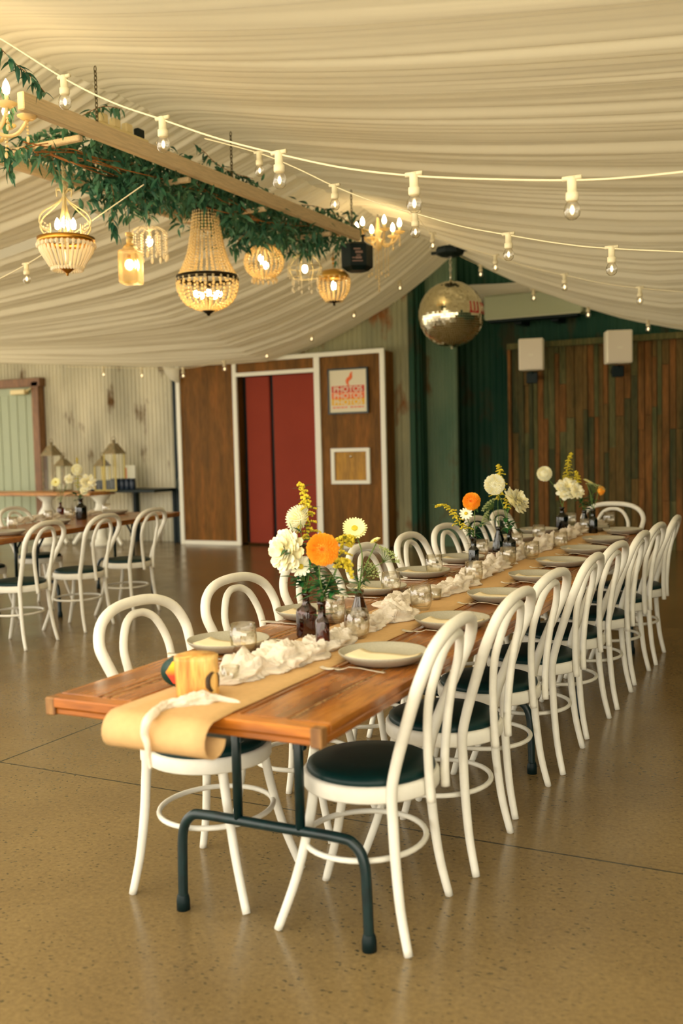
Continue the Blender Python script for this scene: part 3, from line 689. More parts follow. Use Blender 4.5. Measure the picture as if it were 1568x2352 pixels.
for side,PP,GG in (('right',PR,GR),('left',PL,GL)):
    sg=1 if side=='right' else -1
    for k in range(8):
        x,y=PP[k]; r=random.uniform(-.05,.05)
        place(plate,us,(x,y,ZT),r,'grey dinner plate, %s side of the long table, %s'%(side,ORD[k]),'dinner plates on the %s side of the long table'%side)
        place(napk,us,(x,y,ZT+.001),r+random.uniform(-.06,.06)+(PI if sg<0 else 0),'folded cream napkin on the %s side plate %s'%(side,ORD[k]),'folded napkins on the %s side plates'%side)
        place(fork,us,(x-.0*sg-.02*sg,y-sg*.158,ZT+.001),(0 if sg>0 else PI)+random.uniform(-.04,.1)*1,'steel fork beside the %s side plate %s'%(side,ORD[k]),'forks on the %s side'%side)
        place(knife,us,(x+.02*sg,y+sg*.155,ZT+.001),(0 if sg>0 else PI)+random.uniform(-.05,.05),'steel knife beside the %s side plate %s'%(side,ORD[k]),'knives on the %s side'%side)
        g=at(*GG[k],'z',ZT+.001)
        place(glass,us,(g.x,g.y,ZT+.002),random.uniform(0,1),'clear stemless glass for the %s side place %s'%(side,ORD[k]),'stemless glasses for the %s side places'%side)
        us=True
place(plate,True,(-1.66,7.14,ZT+.001),0,'grey stoneware dinner plate at the far head of the long table')
# log, painted marker, tealight glasses
lg=at(440,1603,'z',ZT+.003)
lt=thing('log_block','chunky barkless log block on the kraft paper at the near end of the table','log',(lg.x-.0,lg.y+.03,ZT+.003),.3)
b=MB(); vs=[];fs=[]; seg=40
for j in range(11):
    z=.108*j/10
    for k in range(seg):
        a=2*PI*k/seg; r=.053*(1+.09*noise.noise((math.cos(a)*1.3,math.sin(a)*1.3,z*6))+.05*math.cos(3*a+.6)+.03*math.cos(2*a)); r*=1-.0*j; vs.append((r*math.cos(a)*1.05,r*math.sin(a),z))
for j in range(10):
    for k in range(seg): k2=(k+1)%seg; fs.append((j*seg+k,j*seg+k2,(j+1)*seg+k2,(j+1)*seg+k))
fs.append(tuple(range(seg-1,-1,-1))); fs.append(tuple(10*seg+k for k in range(seg)))
b.add(vs,fs); b.build('wood',wood_mat('peeled_log_wood',(186,104,30),(232,172,84),(244,208,132),'Z',2.2,.5),lt)
b=MB()
# knot hollow on the right flank
kd=(R3*.82-_F*.5); kd.z=0; kd.normalize(); kd=Matrix.Rotation(-.3,3,'Z')@kd
km=Matrix.Translation(kd*.050+Vector((0,0,.042)))@kd.to_track_quat('Z','Y').to_matrix().to_4x4()
b.lathe([(0,.0),(.012,.002),(.019,.006),(.024,.004),(.026,-.004)],18,mtx=km@Matrix.Diagonal((1.0,1.25,1,1)).to_4x4()); b.build('knot',mat('dark_knot',(84,60,34),.7,rgb2=(40,34,20),scale=50),lt)  # dark brown mottled colour over the whole knot
b=MB(); mk=at(378,1590,'z',ZT+.003)
t=thing('painted_marker','flat painted marker in yellow, orange and red with dark green edge, behind the log','table marker',(mk.x-.002,mk.y+.07,ZT+.003),.35)
b=MB(); b.lathe([(0,-.006),(.05,-.006),(.05,.006),(0,.006)],32,mtx=Matrix.Translation((0,0,.042))@Matrix.Rotation(PI/2,4,'X')@Matrix.Diagonal((1,.84,1,1)).to_4x4()); b.build('rim',mat('marker_dark_green',(26,58,48),.4),t)
def sunset():
    m,nt,bb=newmat('painted_sunset'); N=nt.nodes;L=nt.links; tc=N.new('ShaderNodeTexCoord'); s=N.new('ShaderNodeSeparateXYZ'); L.new(tc.outputs['Object'],s.inputs[0])
    mr=N.new('ShaderNodeMapRange'); mr.inputs[1].default_value=0; mr.inputs[2].default_value=.085; L.new(s.outputs['Z'],mr.inputs[0])
    cr=N.new('ShaderNodeValToRGB'); e=cr.color_ramp.elements; e[0].color=(*lin((236,60,24)),1); e[1].color=(*lin((250,214,40)),1); e[0].position=.35; e[1].position=.7; L.new(mr.outputs[0],cr.inputs[0]); L.new(cr.outputs[0],bb.inputs['Base Color']); return m
b=MB(); b.lathe([(0,-.0005),(.042,-.0005),(.042,.0005),(0,.0005)],6,mtx=Matrix.Translation((.006,-.0072,.040))@Matrix.Rotation(PI/2,4,'X')@Matrix.Diagonal((1,.84,1,1)).to_4x4(),sm=False); b.build('painted_face',sunset(),t)
def make_tealight():
    t=thing('tealight_glass','','tealight holder'); b=MB()
    b.lathe([(0,0),(.020,0),(.023,.004),(.026,.045),(.0245,.045),(.0215,.008),(0,.007)],28); b.build('cup',GLASSM,t,recalc=False)
    b=MB(); b.lathe([(0,.008),(.018,.008),(.018,.02),(0,.02)],20); b.build('candle',WHITE2,t); return t
tl=make_tealight()
for i,(q,l) in enumerate((((530,1568),'small clear tealight glass beside the log'),((1000,1378),'small clear tealight glass behind the second glass from the front'),((952,1378),'small clear tealight glass in the gauze between two tumblers'))):
    p=at(*q,'z',ZT); place(tl,i>0,(p.x,p.y,ZT+.002),0,l,'tealight glasses on the long table')
# ================================================================ BOTTLES
def bottle(kind,px,py,h,r,label,mt,z=ZT+.002,P=None,sq=False,flute=0):
    p=P or at(px,py,'z',z); t=thing('bottle_vase',label,'bottle vase',(p[0],p[1],z),random.uniform(0,1))
    if kind=='shoulder': pr=[(0,0),(r*.95,0),(r,h*.03),(r,h*.55),(r*.93,h*.62),(r*.5,h*.70),(r*.36,h*.76),(r*.34,h*.93),(r*.44,h*.94),(r*.44,h)]
    elif kind=='slim': pr=[(0,0),(r*.95,0),(r,h*.03),(r,h*.56),(r*.85,h*.62),(r*.55,h*.67),(r*.5,h*.92),(r*.6,h*.93),(r*.6,h)]
    else: pr=[(0,0),(r*.85,0),(r,h*.05),(r*.96,h*.2),(r*.75,h*.5),(r*.42,h*.8),(r*.38,h*.88),(r*.48,h*.93),(r*.45,h)]
    n=len(pr); inn=[(max(0,a-.0025),b_) for a,b_ in pr[::-1][:-2]]+[(0,.006)]
    inn=[(a,max(b_,.006)) for a,b_ in inn]
    b=MB(); seg=40; allp=pr+inn; vs=[];fs=[]
    for (rr,z_) in allp:
        for k in range(seg):
            a=2*PI*k/seg; q=1
            if sq and z_<h*.6: q=1/ max(abs(math.cos(a)),abs(math.sin(a)))**.8*.9
            if flute and z_<h*.8: q*=1+.05*math.cos(flute*a)
            vs.append((rr*q*math.cos(a),rr*q*math.sin(a),z_))
    for i in range(len(allp)-1):
        for k in range(seg): k2=(k+1)%seg; fs.append((i*seg+k,i*seg+k2,(i+1)*seg+k2,(i+1)*seg+k))
    b.add(vs,fs); b.build('bottle_body',mt,t,recalc=False)
    return Vector((p[0],p[1],z+h))
tops={}
tops['A']=bottle('shoulder',705,1461,.150,.036,'round-shouldered brown glass bottle, left of the nearest flower cluster',AMBER)
tops['B']=bottle('slim',741,1494,.158,.024,'slim squared brown glass bottle, front of the nearest flower cluster',AMBER,sq=True)
tops['C']=bottle('flute',826,1445,.140,.038,'fluted smoky glass bottle, right of the nearest flower cluster behind a tumbler',SMOKE,flute=14)
tops['D']=bottle('slim',1088,1303,.160,.027,'slim dark bottle holding the orange dahlia in the middle cluster',DARKG)
tops['E']=bottle('flute',1146,1268,.150,.040,'fluted dark bottle at the back of the middle flower cluster',DARKG,flute=14)
tops['F']=bottle('shoulder',1170,1285,.165,.036,'dark narrow-necked bottle behind a tumbler in the middle cluster',DARKG)
tops['G']=bottle('shoulder',1291,1217,.165,.044,'round dark green bottle holding the pompom in the far cluster',DARKG)
tops['H']=bottle('flute',1342,1220,.150,.036,'dark bottle behind a tumbler in the far flower cluster',DARKG)
tops['I']=bottle('slim',1362,1224,.165,.030,'slim dark bottle at the right of the far flower cluster',DARKG)
LZ=.7622
bl1=at(140,1188,'z',LZ); bl2=at(187,1192,'z',LZ)
tops['J']=bottle('shoulder',0,0,.15,.036,'dark small bottle on the left table, left one of two',AMBER,P=(bl1.x,bl1.y),z=LZ)
tops['K']=bottle('shoulder',0,0,.20,.055,'wide dark bottle on the left table, right one of two',DARKG,P=(bl2.x,bl2.y),z=LZ)
# ================================================================ FLOWERS
def frame(d):
    return Vector(d).normalized().to_track_quat('Z','Y').to_matrix().to_4x4()
def bloom(t,c,d,R,kind,parent=None):
    """flower head: c centre, d facing direction, R radius"""
    M4=Matrix.Translation(c)@frame(d); b=MB(); rnd=random.Random(int(R*1e5)+len(kind)+int(abs(c[0])*1000))
    def petal(phi,th,rad,L,W,mi,cup=.3):
        # petal springs from base, points outward at polar angle th from axis
        dirv=Vector((math.sin(th)*math.cos(phi),math.sin(th)*math.sin(phi),math.cos(th))); side=Vector((-math.sin(phi),math.cos(phi),0)); nn=side.cross(dirv)
        vs=[];fs=[]
        for j,(s,w) in enumerate(((0,.25),(.4,.8),(.75,1.0),(1,.45))):
            cc=dirv*(rad+L*s)+nn*(cup*L*s*s)*(-1)
            vs+=[cc-side*W*w*.5-nn*W*.12*w*(-1),cc,cc+side*W*w*.5-nn*W*.12*w*(-1)]
        for j in range(3): a=j*3; fs+=[(a,a+1,a+4,a+3),(a+1,a+2,a+5,a+4)]
        b.add([M4@v for v in vs],fs,mi,True)
    if kind in('dahlia_orange','dahlia_white','pompom'):
        N={'dahlia_orange':210,'dahlia_white':190,'pompom':260}[kind]; mats=[P_ORANGE,P_ORANGE2] if kind=='dahlia_orange' else [P_WHITE,P_CREAM]
        tmax=2.3 if kind=='pompom' else 1.75
        for i in range(N):
            f=(i+.5)/N; th=tmax*math.sqrt(f); phi=i*2.39996
            rr=R*(.55 if kind=='pompom' else .42+.18*f); L=R-rr
            if kind!='pompom' and th<.5: L*=.75
            petal(phi,th,rr*(.85 if th<.4 else 1),L*(1+rnd.uniform(-.08,.08)),R*(.10+.09*f),(1 if (f<.05 or rnd.random()<.5-1.9*f) else 0) if kind=='dahlia_orange' else rnd.choice((0,0,1)),cup=.30)
        b.ball((0,0,0),R*.6,12,8,0,.8,mtx=M4)
    elif kind=='rose':
        for i in range(110):
            f=(i+.5)/110; th=.10+1.75*f**.75; phi=i*2.39996+rnd.uniform(-.3,.3); petal(phi,th+rnd.uniform(-.12,.12),R*.35*f,R*(.62+.12*f)*(1+rnd.uniform(-.15,.25)),R*(.26+.22*f),rnd.choice((0,0,1)),cup=-.30+.45*f+rnd.uniform(-.12,.12))
        mats=[P_CREAM,P_WHITE]; b.ball((0,0,0),R*.35,10,6,0,.8,mtx=M4)
    elif kind in('gerbera','daisy'):
        n=26 if kind=='gerbera' else 12; mats=[P_LEMON if kind=='gerbera' else P_WHITE,P_GOLD]
        for lay in range(2 if kind=='gerbera' else 1):
            for i in range(n): petal(2*PI*(i+.5*lay)/n,1.42-.2*lay,R*.1,R*.9*(1-.12*lay)*(1+rnd.uniform(-.06,.06)),R*(.22 if kind=='gerbera' else .34),0,cup=.02)
        b.ball((0,0,R*.16),R*.26,10,6,1,.5,mtx=M4)
    return b.build('flower_head',mats,t)
def stem_path(a,c,n=8,bow=.02):
    a=Vector(a); c=Vector(c); m=(a+c)/2+Vector((random.uniform(-bow,bow),random.uniform(-bow,bow),.02)); low=a-Vector(((c-a).x*.15,(c-a).y*.15,.09))
    return catrom([low,a,m,c],n)
def ray_pos(px,py,ref,dd=0):
    """point on the sight line to a photo feature at the same depth as ref"""
    d=F2+R3*((px-784)/F_PX)-U3*((py-1176)/F_PX); depth=(ref-CAMP).dot(F2)+dd
    return CAMP+d*depth
def flower(name,label,cat,base,px,py,R,kind,d=None,dd=0,leaves=2,group=None):
    c=ray_pos(px,py,base,dd); t=thing(name,label,cat,(0,0,0),0,group); t.location=base
    inv=-base
    d=Vector(d) if d else (CAMP-c).normalized()+Vector((0,0,.15))
    hd=bloom(t,c+inv,d,R,kind)
    b=MB(); P=[p+inv for p in stem_path(base+Vector((random.uniform(-.006,.006),random.uniform(-.006,.006),0)),c-Vector(d).normalized()*R*.35)]
    b.tube(P,.0022,6); b.build('stem',STEM,t)
    for k in range(leaves):
        b=MB(); i=random.randint(len(P)//2,len(P)-3); b.leaf(P[i],Vector((random.uniform(-1,1),random.uniform(-1,1),random.uniform(-.2,.6))),(0,0,1),random.uniform(.05,.08),.018,0,.3); b.build('leaf',LEAF,t)
    return t
def goldenrod(label,base,pts,spread=.03,dd=0,dens=1.0,lower=.35):
    """pts: photo points of the plume axis from bottom to tip"""
    P=[ray_pos(*q,base,dd) for q in pts]; full=catrom([base-Vector((0,0,.08)),base]+P,8); t=thing('goldenrod_sprig',label,'flower sprig',base); inv=-base
    b=MB(); b.tube([p+inv for p in full],[lerp(.0022,.001,i/(len(full)-1)) for i in range(len(full))],6); b.build('stem',STEM,t)
    b=MB(); n=len(full); st=int(n*lower)
    nb=int(24*dens)
    for k in range(nb):
        f=k/nb; i=int(st+(n-1-st)*f); o=full[min(i,n-1)]; L=spread*(1-f*.8)*random.uniform(.7,1.2); a=k*2.4
        dr=(Vector((math.cos(a),math.sin(a),.45)))
        Q=[o+dr*L*s+Vector((0,0,-.55*L*s*s)) for s in (0,.25,.5,.75,1)]
        b.tube([q+inv for q in Q],.0007,4,1)
        for m in range(9):
            s=m/8; q=o+dr*L*s+Vector((0,0,-.55*L*s*s+.002)); b.ball(q+inv+Vector((random.uniform(-.003,.003),random.uniform(-.003,.003),random.uniform(0,.004))),random.uniform(.003,.0048),5,4,0)
    for m in range(26):
        q=full[-1-(m//4)%6] if n>8 else full[-1]; b.ball(q+inv+Vector((random.uniform(-.005,.005),random.uniform(-.005,.005),random.uniform(-.004,.004))),.003,5,4,0)
    b.build('blossom',[P_GOLD,STEM],t)
    b=MB()
    for k in range(int(14*dens)):
        i=random.randint(3,n-4); a=random.uniform(0,6.28); b.leaf(full[i]+inv,(math.cos(a),math.sin(a),.5),(0,0,1),random.uniform(.03,.055),.009,0,.35)
    b.build('foliage',LEAF,t)
def lace(label,base,px,py,R,dd=0,sk=(0,0,1)):
    c=ray_pos(px,py,base,dd); t=thing('lace_flower',label,'flower',base); inv=-base; d=Vector(sk).normalized(); M4=Matrix.Translation(c)@frame(d)
    b=MB(); P=stem_path(base,c-d*R*.7); b.tube([p+inv for p in P],.0014,5); b.build('stem',STEM,t)
    b=MB()
    for k in range(34):
        f=(k+.5)/34; rr=R*math.sqrt(f); a=k*2.4; tip=M4@Vector((rr*math.cos(a),rr*math.sin(a),R*.25*(1-f))); rt=P[-1]
        b.tube([rt+inv,(rt+(tip-rt)*.5)+inv+d*.002,tip+inv],.0005,4,1)
        for m in range(7): b.ball(tip+inv+Vector((random.uniform(-1,1),random.uniform(-1,1),random.uniform(-.4,.4)))*R*.13,random.uniform(.0013,.0024),4,3,0)
    b.build('umbel',[P_LACE,STEM],t)
def sprig(label,base,tips,L=.06,W=.02,n=9,dd=0,mt=None,name='leafy_sprig'):
    t=thing(name,label,'foliage',base); inv=-base; s=MB(); b=MB()
    for q in tips:
        c=ray_pos(*q,base,dd+random.uniform(-.03,.03)); P=stem_path(base,c,6,.01); s.tube([p+inv for p in P],.0013,5)
        for k in range(n):
            i=random.randint(6,len(P)-1); a=random.uniform(0,6.28); b.leaf(P[i]+inv,Vector((math.cos(a),math.sin(a),random.uniform(-.1,.7))),(0,0,1),L*random.uniform(.6,1.1),W,0,.3)
    s.build('stem',STEM,t); b.build('foliage',mt or LEAF,t)
A,B,C,D_,E_,F_,G_,H_,I_,J_,K_=[tops[k] for k in 'ABCDEFGHIJK']
pxm=lambda base: F_PX/((base-CAMP).dot(F2))
def r_(px,base): return px/pxm(base)
LC=-R3
flower('white_dahlia','white dahlia seen side-on at the top of the nearest flower cluster','flower',A,688,1192,r_(33,A),'dahlia_white',d=LC*.9+Vector((0,0,.35))-F2*.55,dd=.03)
flower('cream_rose','big ruffled cream bloom on the far left of the nearest cluster','flower',A,656,1266,r_(46,A),'rose',d=LC*.8-F2*.8+Vector((0,0,.1)),dd=-.02)
flower('orange_dahlia','large orange dahlia facing the camera in the nearest cluster','flower',B,741,1262,r_(38,B),'dahlia_orange',d=-F2*1+Vector((0,0,.05))-R3*.1,dd=-.02)
flower('white_daisy','small white daisy under the big cream bloom','flower',A,692,1302,r_(25,A),'daisy',d=-F2+Vector((0,0,.25))-R3*.3,dd=-.02)
flower('yellow_gerbera','pale yellow gerbera standing alone right of the orange dahlia','flower',C,814,1215,r_(29,C),'gerbera',d=-F2*.9+Vector((0,0,.6)),leaves=0)
flower('yellow_daisy','little pale yellow daisy above the lace flowers, right of the gerbera','flower',C,862,1243,r_(14,C),'gerbera',d=Vector((0,0,1))-R3*.5-F2*.2,dd=.02,leaves=0)
goldenrod('tall yellow goldenrod plume rising above the white dahlia',A,[(712,1300),(708,1240),(706,1180),(700,1145),(688,1110)],.045,.03,1.5,.5)
goldenrod('yellow goldenrod drooping right of the orange dahlia',B,[(770,1310),(785,1250),(800,1235),(805,1255)],.05,.06,1.4,.45)
goldenrod('small goldenrod sprig hanging below the orange dahlia on its right',B,[(765,1330),(780,1290),(798,1300),(808,1325)],.035,.03,1.0,.5)
lace('lacy green-white umbel on the right of the nearest cluster',C,893,1275,r_(32,C),.0,R3*.7+Vector((0,0,.8)))
lace('lacy green umbel lower right, behind the gerbera stem',C,853,1310,r_(24,C),.03,R3*.5+Vector((0,0,.5))-F2*.5)
sprig('narrow green leaves in the round-shouldered bottle',A,[(680,1330),(700,1330),(720,1240),(730,1310)],.07,.018,9)
sprig('long narrow green leaves crossing in front of the big cream bloom',A,[(655,1255),(650,1275)],.10,.017,3,dd=-.06)
sprig('single long leaves beside the white dahlia in the nearest cluster',A,[(690,1195),(665,1200)],.08,.014,3,dd=-.03)
sprig('long green leaves around the slim brown bottle',B,[(775,1340),(720,1330),(800,1370),(760,1320),(745,1345)],.075,.018,10)
sprig('feathery green leaves in the fluted bottle',C,[(800,1320),(830,1300),(850,1340)],.04,.006,22)
# middle cluster
flower('orange_dahlia','orange dahlia in the middle cluster, above a slim dark bottle','flower',D_,1083,1152,r_(21,D_),'dahlia_orange',d=-F2-R3*.35+Vector((0,0,.1)))
flower('white_daisy','small white blossoms just under the middle orange dahlia','flower',D_,1070,1180,r_(16,D_),'daisy',d=-F2-R3*.3+Vector((0,0,.4)),leaves=0)
flower('white_dahlia','round white dahlia seen from behind, top of the middle cluster','flower',F_,1135,1113,r_(24,F_),'dahlia_white',d=-F2+Vector((0,0,-.1)),dd=-.03)
flower('cream_dahlia','spiky cream bloom leaning right in the middle cluster','flower',F_,1187,1150,r_(31,F_),'rose',d=R3*.7+Vector((0,0,.6))-F2*.5)
goldenrod('goldenrod plume behind the round white dahlia',E_,[(1143,1160),(1146,1120),(1148,1090),(1143,1068)],.06,.03,1.4,.45)
goldenrod('goldenrod arching far to the left of the middle orange dahlia',D_,[(1060,1210),(1040,1180),(1020,1162),(1000,1164)],.04,.0,1.4,.35)
goldenrod('small goldenrod bits between the white dahlia and cream bloom',F_,[(1160,1180),(1165,1150),(1172,1128)],.03,.02,.7,.6)
sprig('green leaves around the middle orange dahlia stem',D_,[(1050,1200),(1075,1210),(1105,1205)],.06,.014,12)
sprig('broad dark green leaves in the narrow-necked middle bottle',F_,[(1160,1190),(1185,1215),(1150,1220),(1170,1205)],.065,.028,4,)
lace('wispy green umbel left in the fluted dark bottle',E_,1122,1160,r_(22,E_),-.02,-R3*.6+Vector((0,0,.6)))
lace('second wispy green umbel low in the fluted dark bottle',E_,1115,1190,r_(20,E_),.0,-R3*.8+Vector((0,0,.3)))
# far cluster
flower('white_pompom','round cream pompom flower standing left in the far cluster','flower',G_,1250,1088,r_(17.5,G_),'pompom',d=-F2+Vector((0,0,.5)),leaves=0)
flower('cream_rose','ruffled cream bloom in the middle of the far cluster','flower',G_,1303,1122,r_(26,G_),'rose',d=-F2+Vector((0,0,.5)))
flower('cream_rose','smaller lemon-cream bloom right beside the far ruffled bloom','flower',H_,1326,1128,r_(15,H_),'rose',d=-F2+Vector((0,0,.3))+R3*.3)
flower('orange_dahlia','small orange flower half hidden at the right of the far cluster','flower',I_,1377,1127,r_(12,I_),'dahlia_orange',d=R3+Vector((0,0,.1)),leaves=0)
flower('white_daisy','thin pale yellow flower leaning right above the far cluster','flower',I_,1350,1108,r_(14,I_),'gerbera',d=R3*.5+Vector((0,0,1)),leaves=0)
goldenrod('tall goldenrod plume at the top of the far cluster',G_,[(1300,1120),(1303,1090),(1305,1062),(1312,1040)],.055,.03,1.5,.45)
goldenrod('short goldenrod tuft beside the far cream blooms',H_,[(1330,1120),(1325,1095),(1322,1083)],.03,.03,.8,.6)
lace('lacy umbel at the right of the far cluster',I_,1368,1118,r_(22,I_),0,R3*.4+Vector((0,0,1)))
sprig('dark green leaves filling the far cluster',H_,[(1340,1145),(1360,1140),(1378,1150),(1350,1160),(1330,1150)],.06,.022,9)
# left table flowers
flower('white_dahlia','round cream dahlia on the left table','flower',K_,177,1079,r_(13.5,K_),'dahlia_white',d=-F2)
flower('cream_rose','yellow-cream bloom on the left table, right of the round dahlia','flower',K_,203,1108,r_(17,K_),'rose',d=-F2+R3*.4)
flower('cream_rose','small cream bloom low on the left table beside the dark bottle','flower',K_,193,1128,r_(9,K_),'rose',d=-F2,leaves=0)
flower('yellow_gerbera','small yellow flower in the left bottle of the left table','flower',J_,128,1108,r_(11,J_),'gerbera',d=-F2+Vector((0,0,.4)))
flower('cream_rose','cream blossom at upper right of the left table bottle','flower',J_,158,1100,r_(10,J_),'rose',d=-F2,leaves=0)
goldenrod('goldenrod tip behind the round dahlia on the left table',K_,[(178,1120),(178,1080),(176,1052)],.05,.03,1,.5)
sprig('dark green leaves in the wide bottle on the left table',K_,[(165,1135),(195,1125),(182,1150)],.09,.04,6)
sprig('grassy green stems in the small bottle on the left table',J_,[(125,1120),(140,1110),(152,1120)],.06,.01,8)

# left table: plates, glasses, napkins, cloth
for i,(px,py,l) in enumerate(((20,1228,'at the left picture edge'),(130,1203,'in front of the bottles'),(265,1180,'near the far end'),(40,1198,'across the table at the left edge'))):
    p=at(px,py,'z',LZ); place(plate,True,(p.x,p.y,LZ),0,'pale dinner plate on the left table '+l,'dinner plates on the left table')
for i,(px,py,l) in enumerate(((158,1190,'between the two bottles'),(245,1178,'right of the wide bottle'),(30,1212,'near the left picture edge'),(112,1196,'left of the small bottle'))):
    p=at(px,py,'z',LZ); place(glass,True,(p.x,p.y,LZ),0,'clear stemless glass on the left table '+l,'stemless glasses on the left table')
cc=[at(20,1205,'z',LZ),at(80,1196,'z',LZ),at(130,1190,'z',LZ),at(170,1185,'z',LZ),at(235,1178,'z',LZ)]
gauze([(p.x,p.y) for p in cc],[.1,.16,.14,.15,.1],[.03,.05,.04,.04,.03],'gauze_runner','cream gauze cloth bunched along the left table',8,z0=LZ)
# ================================================================ CONSOLE behind the left table
cb=thing('console_table','narrow wooden topped console on white turned pedestals against the corrugated wall','table',(-11.2,11.75,0))
b=MB(); b.box((-1.6,-.28,.76),(1.20,.30,.81),0,.008); b.build('top',wood_mat('console_top_timber',(150,96,44),(196,134,66),(222,164,88),'X',1,.4),cb)
b=MB(); 
for px in (110,232):
    p=at(px,1180,'y',11.75); x=p.x+11.2
    b=MB(); b.lathe([(0,0),(.17,0),(.17,.05),(.09,.10),(.07,.2),(.12,.36),(.14,.48),(.08,.58),(.07,.66),(.15,.74),(.16,.76)],28,c=(x,0,0)); 
    for s in (-1,1): b.tube(catrom([(x+s*.06,-.02,.28),(x+s*.25,-.05,.30),(x+s*.36,-.08,.16),(x+s*.46,-.1,.03)],6),[.03]*19,10)
    b.build('pedestal',WHITE2,cb)
b=MB(); b.box((-9.98,11.9,.79),(-9.15,12.5,.83),0,.004); b.box((-9.2,12.4,0),(-9.15,12.5,.79)); b.box((-9.95,12.4,0),(-9.9,12.5,.79)); tag(b.build('black_shelf',BLACKP),'black shelf continuing right of the wooden console','shelf')
LANT=mat('lantern_metal',(158,136,98),.5,.1,rgb2=(120,112,80),scale=20); LG=mat('lantern_gold_frame',(196,176,96),.45,.3)
PANEG=thin_glass('lantern_pane_glass',(250,250,244),gloss=.4)
def lantern(px,py_t,py_b,wpx,label,first,gold=False):
    y=12.0; p=at(px,py_b,'y',y); q=at(px,py_t,'y',y); H=q.z-.815; w=wpx/160/2
    t=thing('lantern',label,'lantern',(p.x,y,.812)); hb=H*.62
    b=MB()
    for sx in (-1,1):
        for sy in (-1,1): b.box((sx*w*.8-.008,sy*w*.8-.008,0),(sx*w*.8+.008,sy*w*.8+.008,hb))
    b.box((-w*.85,-w*.85,0),(w*.85,w*.85,.02),0,.003); b.build('frame',LG if gold else LANT,t)
    b=MB(); b.add([(-w,-w,hb),(w,-w,hb),(w,w,hb),(-w,w,hb),(-w*.3,-w*.3,hb+H*.18),(w*.3,-w*.3,hb+H*.18),(w*.3,w*.3,hb+H*.18),(-w*.3,w*.3,hb+H*.18)],[(0,1,2,3),(0,1,5,4),(1,2,6,5),(2,3,7,6),(3,0,4,7),(4,5,6,7)],0,False)
    b.lathe([(.02,0),(.022,.04),(0,.06)],10,c=(0,0,hb+H*.18)); b.tube([(w*.3*math.cos(a),0,hb+H*.18+.05+.05*math.sin(a)) for a in [2*PI*i/16 for i in range(16)]],.005,6,closed=True); b.build('roof',LANT,t)
    b=MB(); b.box((-w*.78,-w*.78,.02),(w*.78,-w*.76,hb)); b.box((-w*.78,w*.76,.02),(w*.78,w*.78,hb)); b.build('pane',PANEG,t)
    b=MB(); b.lathe([(0,0),(.022,0),(.022,.08),(0,.08)],16,c=(0,0,.02)); b.build('candle',WHITE2,t)
lantern(122,996,1128,40,'tall metal lantern on the console, leftmost',1)
lantern(148,1035,1130,36,'small metal lantern on the console, second from left',1)
lantern(237,1035,1128,32,'small lantern with gilt frame on the console beside the tall one',1,True)
lantern(265,990,1124,42,'tall lantern with gilt frame above the row of dark jars',1,True)
JAR=mat('dark_blue_jar',(28,44,62),.4)
def jar():
    t=thing('candle_jar','','jar'); b=MB(); b.lathe([(0,0),(.038,0),(.042,.005),(.042,.135),(.038,.14),(0,.14)],20); b.build('jar_body',JAR,t); b=MB(); b.lathe([(0,.14),(.039,.14),(.039,.165),(0,.165)],20); b.build('lid',JAR,t); return t
jr=jar(); n=9
for i in range(n):
    px=214+i*11.5; p=at(px,1130,'y',11.96); place(jr,i>0,(p.x,11.96,.812 if p.x<-10.05 else .832),0,'dark blue lidded jar on the console, number %s from the left'%['one','two','three','four','five','six','seven','eight','nine'][i],'dark blue jars on the console')
p=at(300,1110,'y',12.25); t=thing('display_card','small cream standing card with orange print above the dark jars','card',(p.x,12.25,.832)); b=MB(); b.box((-.10,-.01,0),(.10,.01,.36),0,.002); b.build('board',WHITE2,t); b=MB(); b.box((-.09,-.0115,.05),(-.06,-.0105,.32)); b.box((-.05,-.0115,.06),(.08,-.0105,.12)); b.build('print',R4,t)
# ================================================================ MIRROR BALL
bp=at(1036,722,'y',10.6); RB=75/(F_PX/((bp-CAMP).dot(F2)))
mb_=thing('mirror_ball','large silver mirror ball with red letters hanging under the ridge before the back wall','mirror ball',bp)
MIR=mat('mirror_tile',(232,226,196),.07,1); 
b=MB(); nr=44
for j in range(nr):
    t0=-PI/2+PI*j/nr; t1=-PI/2+PI*(j+1)/nr; tm=(t0+t1)/2; ns=max(6,int(2*nr*math.cos(tm)))
    for k in range(ns):
        a0=2*PI*k/ns; a1=2*PI*(k+1)/ns; am=(a0+a1)/2
        n_=Vector((math.cos(tm)*math.cos(am),math.cos(tm)*math.sin(am),math.sin(tm))); jx=Vector((random.uniform(-1,1),random.uniform(-1,1),random.uniform(-1,1)))*.055
        q=[]
        for (tt,aa) in ((t0,a0),(t0,a1),(t1,a1),(t1,a0)):
            v=Vector((math.cos(tt)*math.cos(aa),math.cos(tt)*math.sin(aa),math.sin(tt))); v=n_+(v-n_)*.90; v=v-n_*(v-n_).dot(n_)*1.0; v+=n_*((v-n_).dot(jx)); q.append(v*RB)
        b.add(q,[(0,1,2,3)],0,False)
b.build('mirror_tiles',MIR,mb_,recalc=False)
b=MB(); b.ball((0,0,0),RB*.985,32,20); b.lathe([(0,-.0),(.012,0),(.012,.02),(0,.02)],10,c=(0,0,-RB-.018)); b.build('core',mat('ball_core',(200,194,158),.5),mb_)
REDL=mat('red_letter',(190,54,50),.5)
tocam=(CAMP-bp); a0=math.atan2(tocam.y,tocam.x)
b=MB()
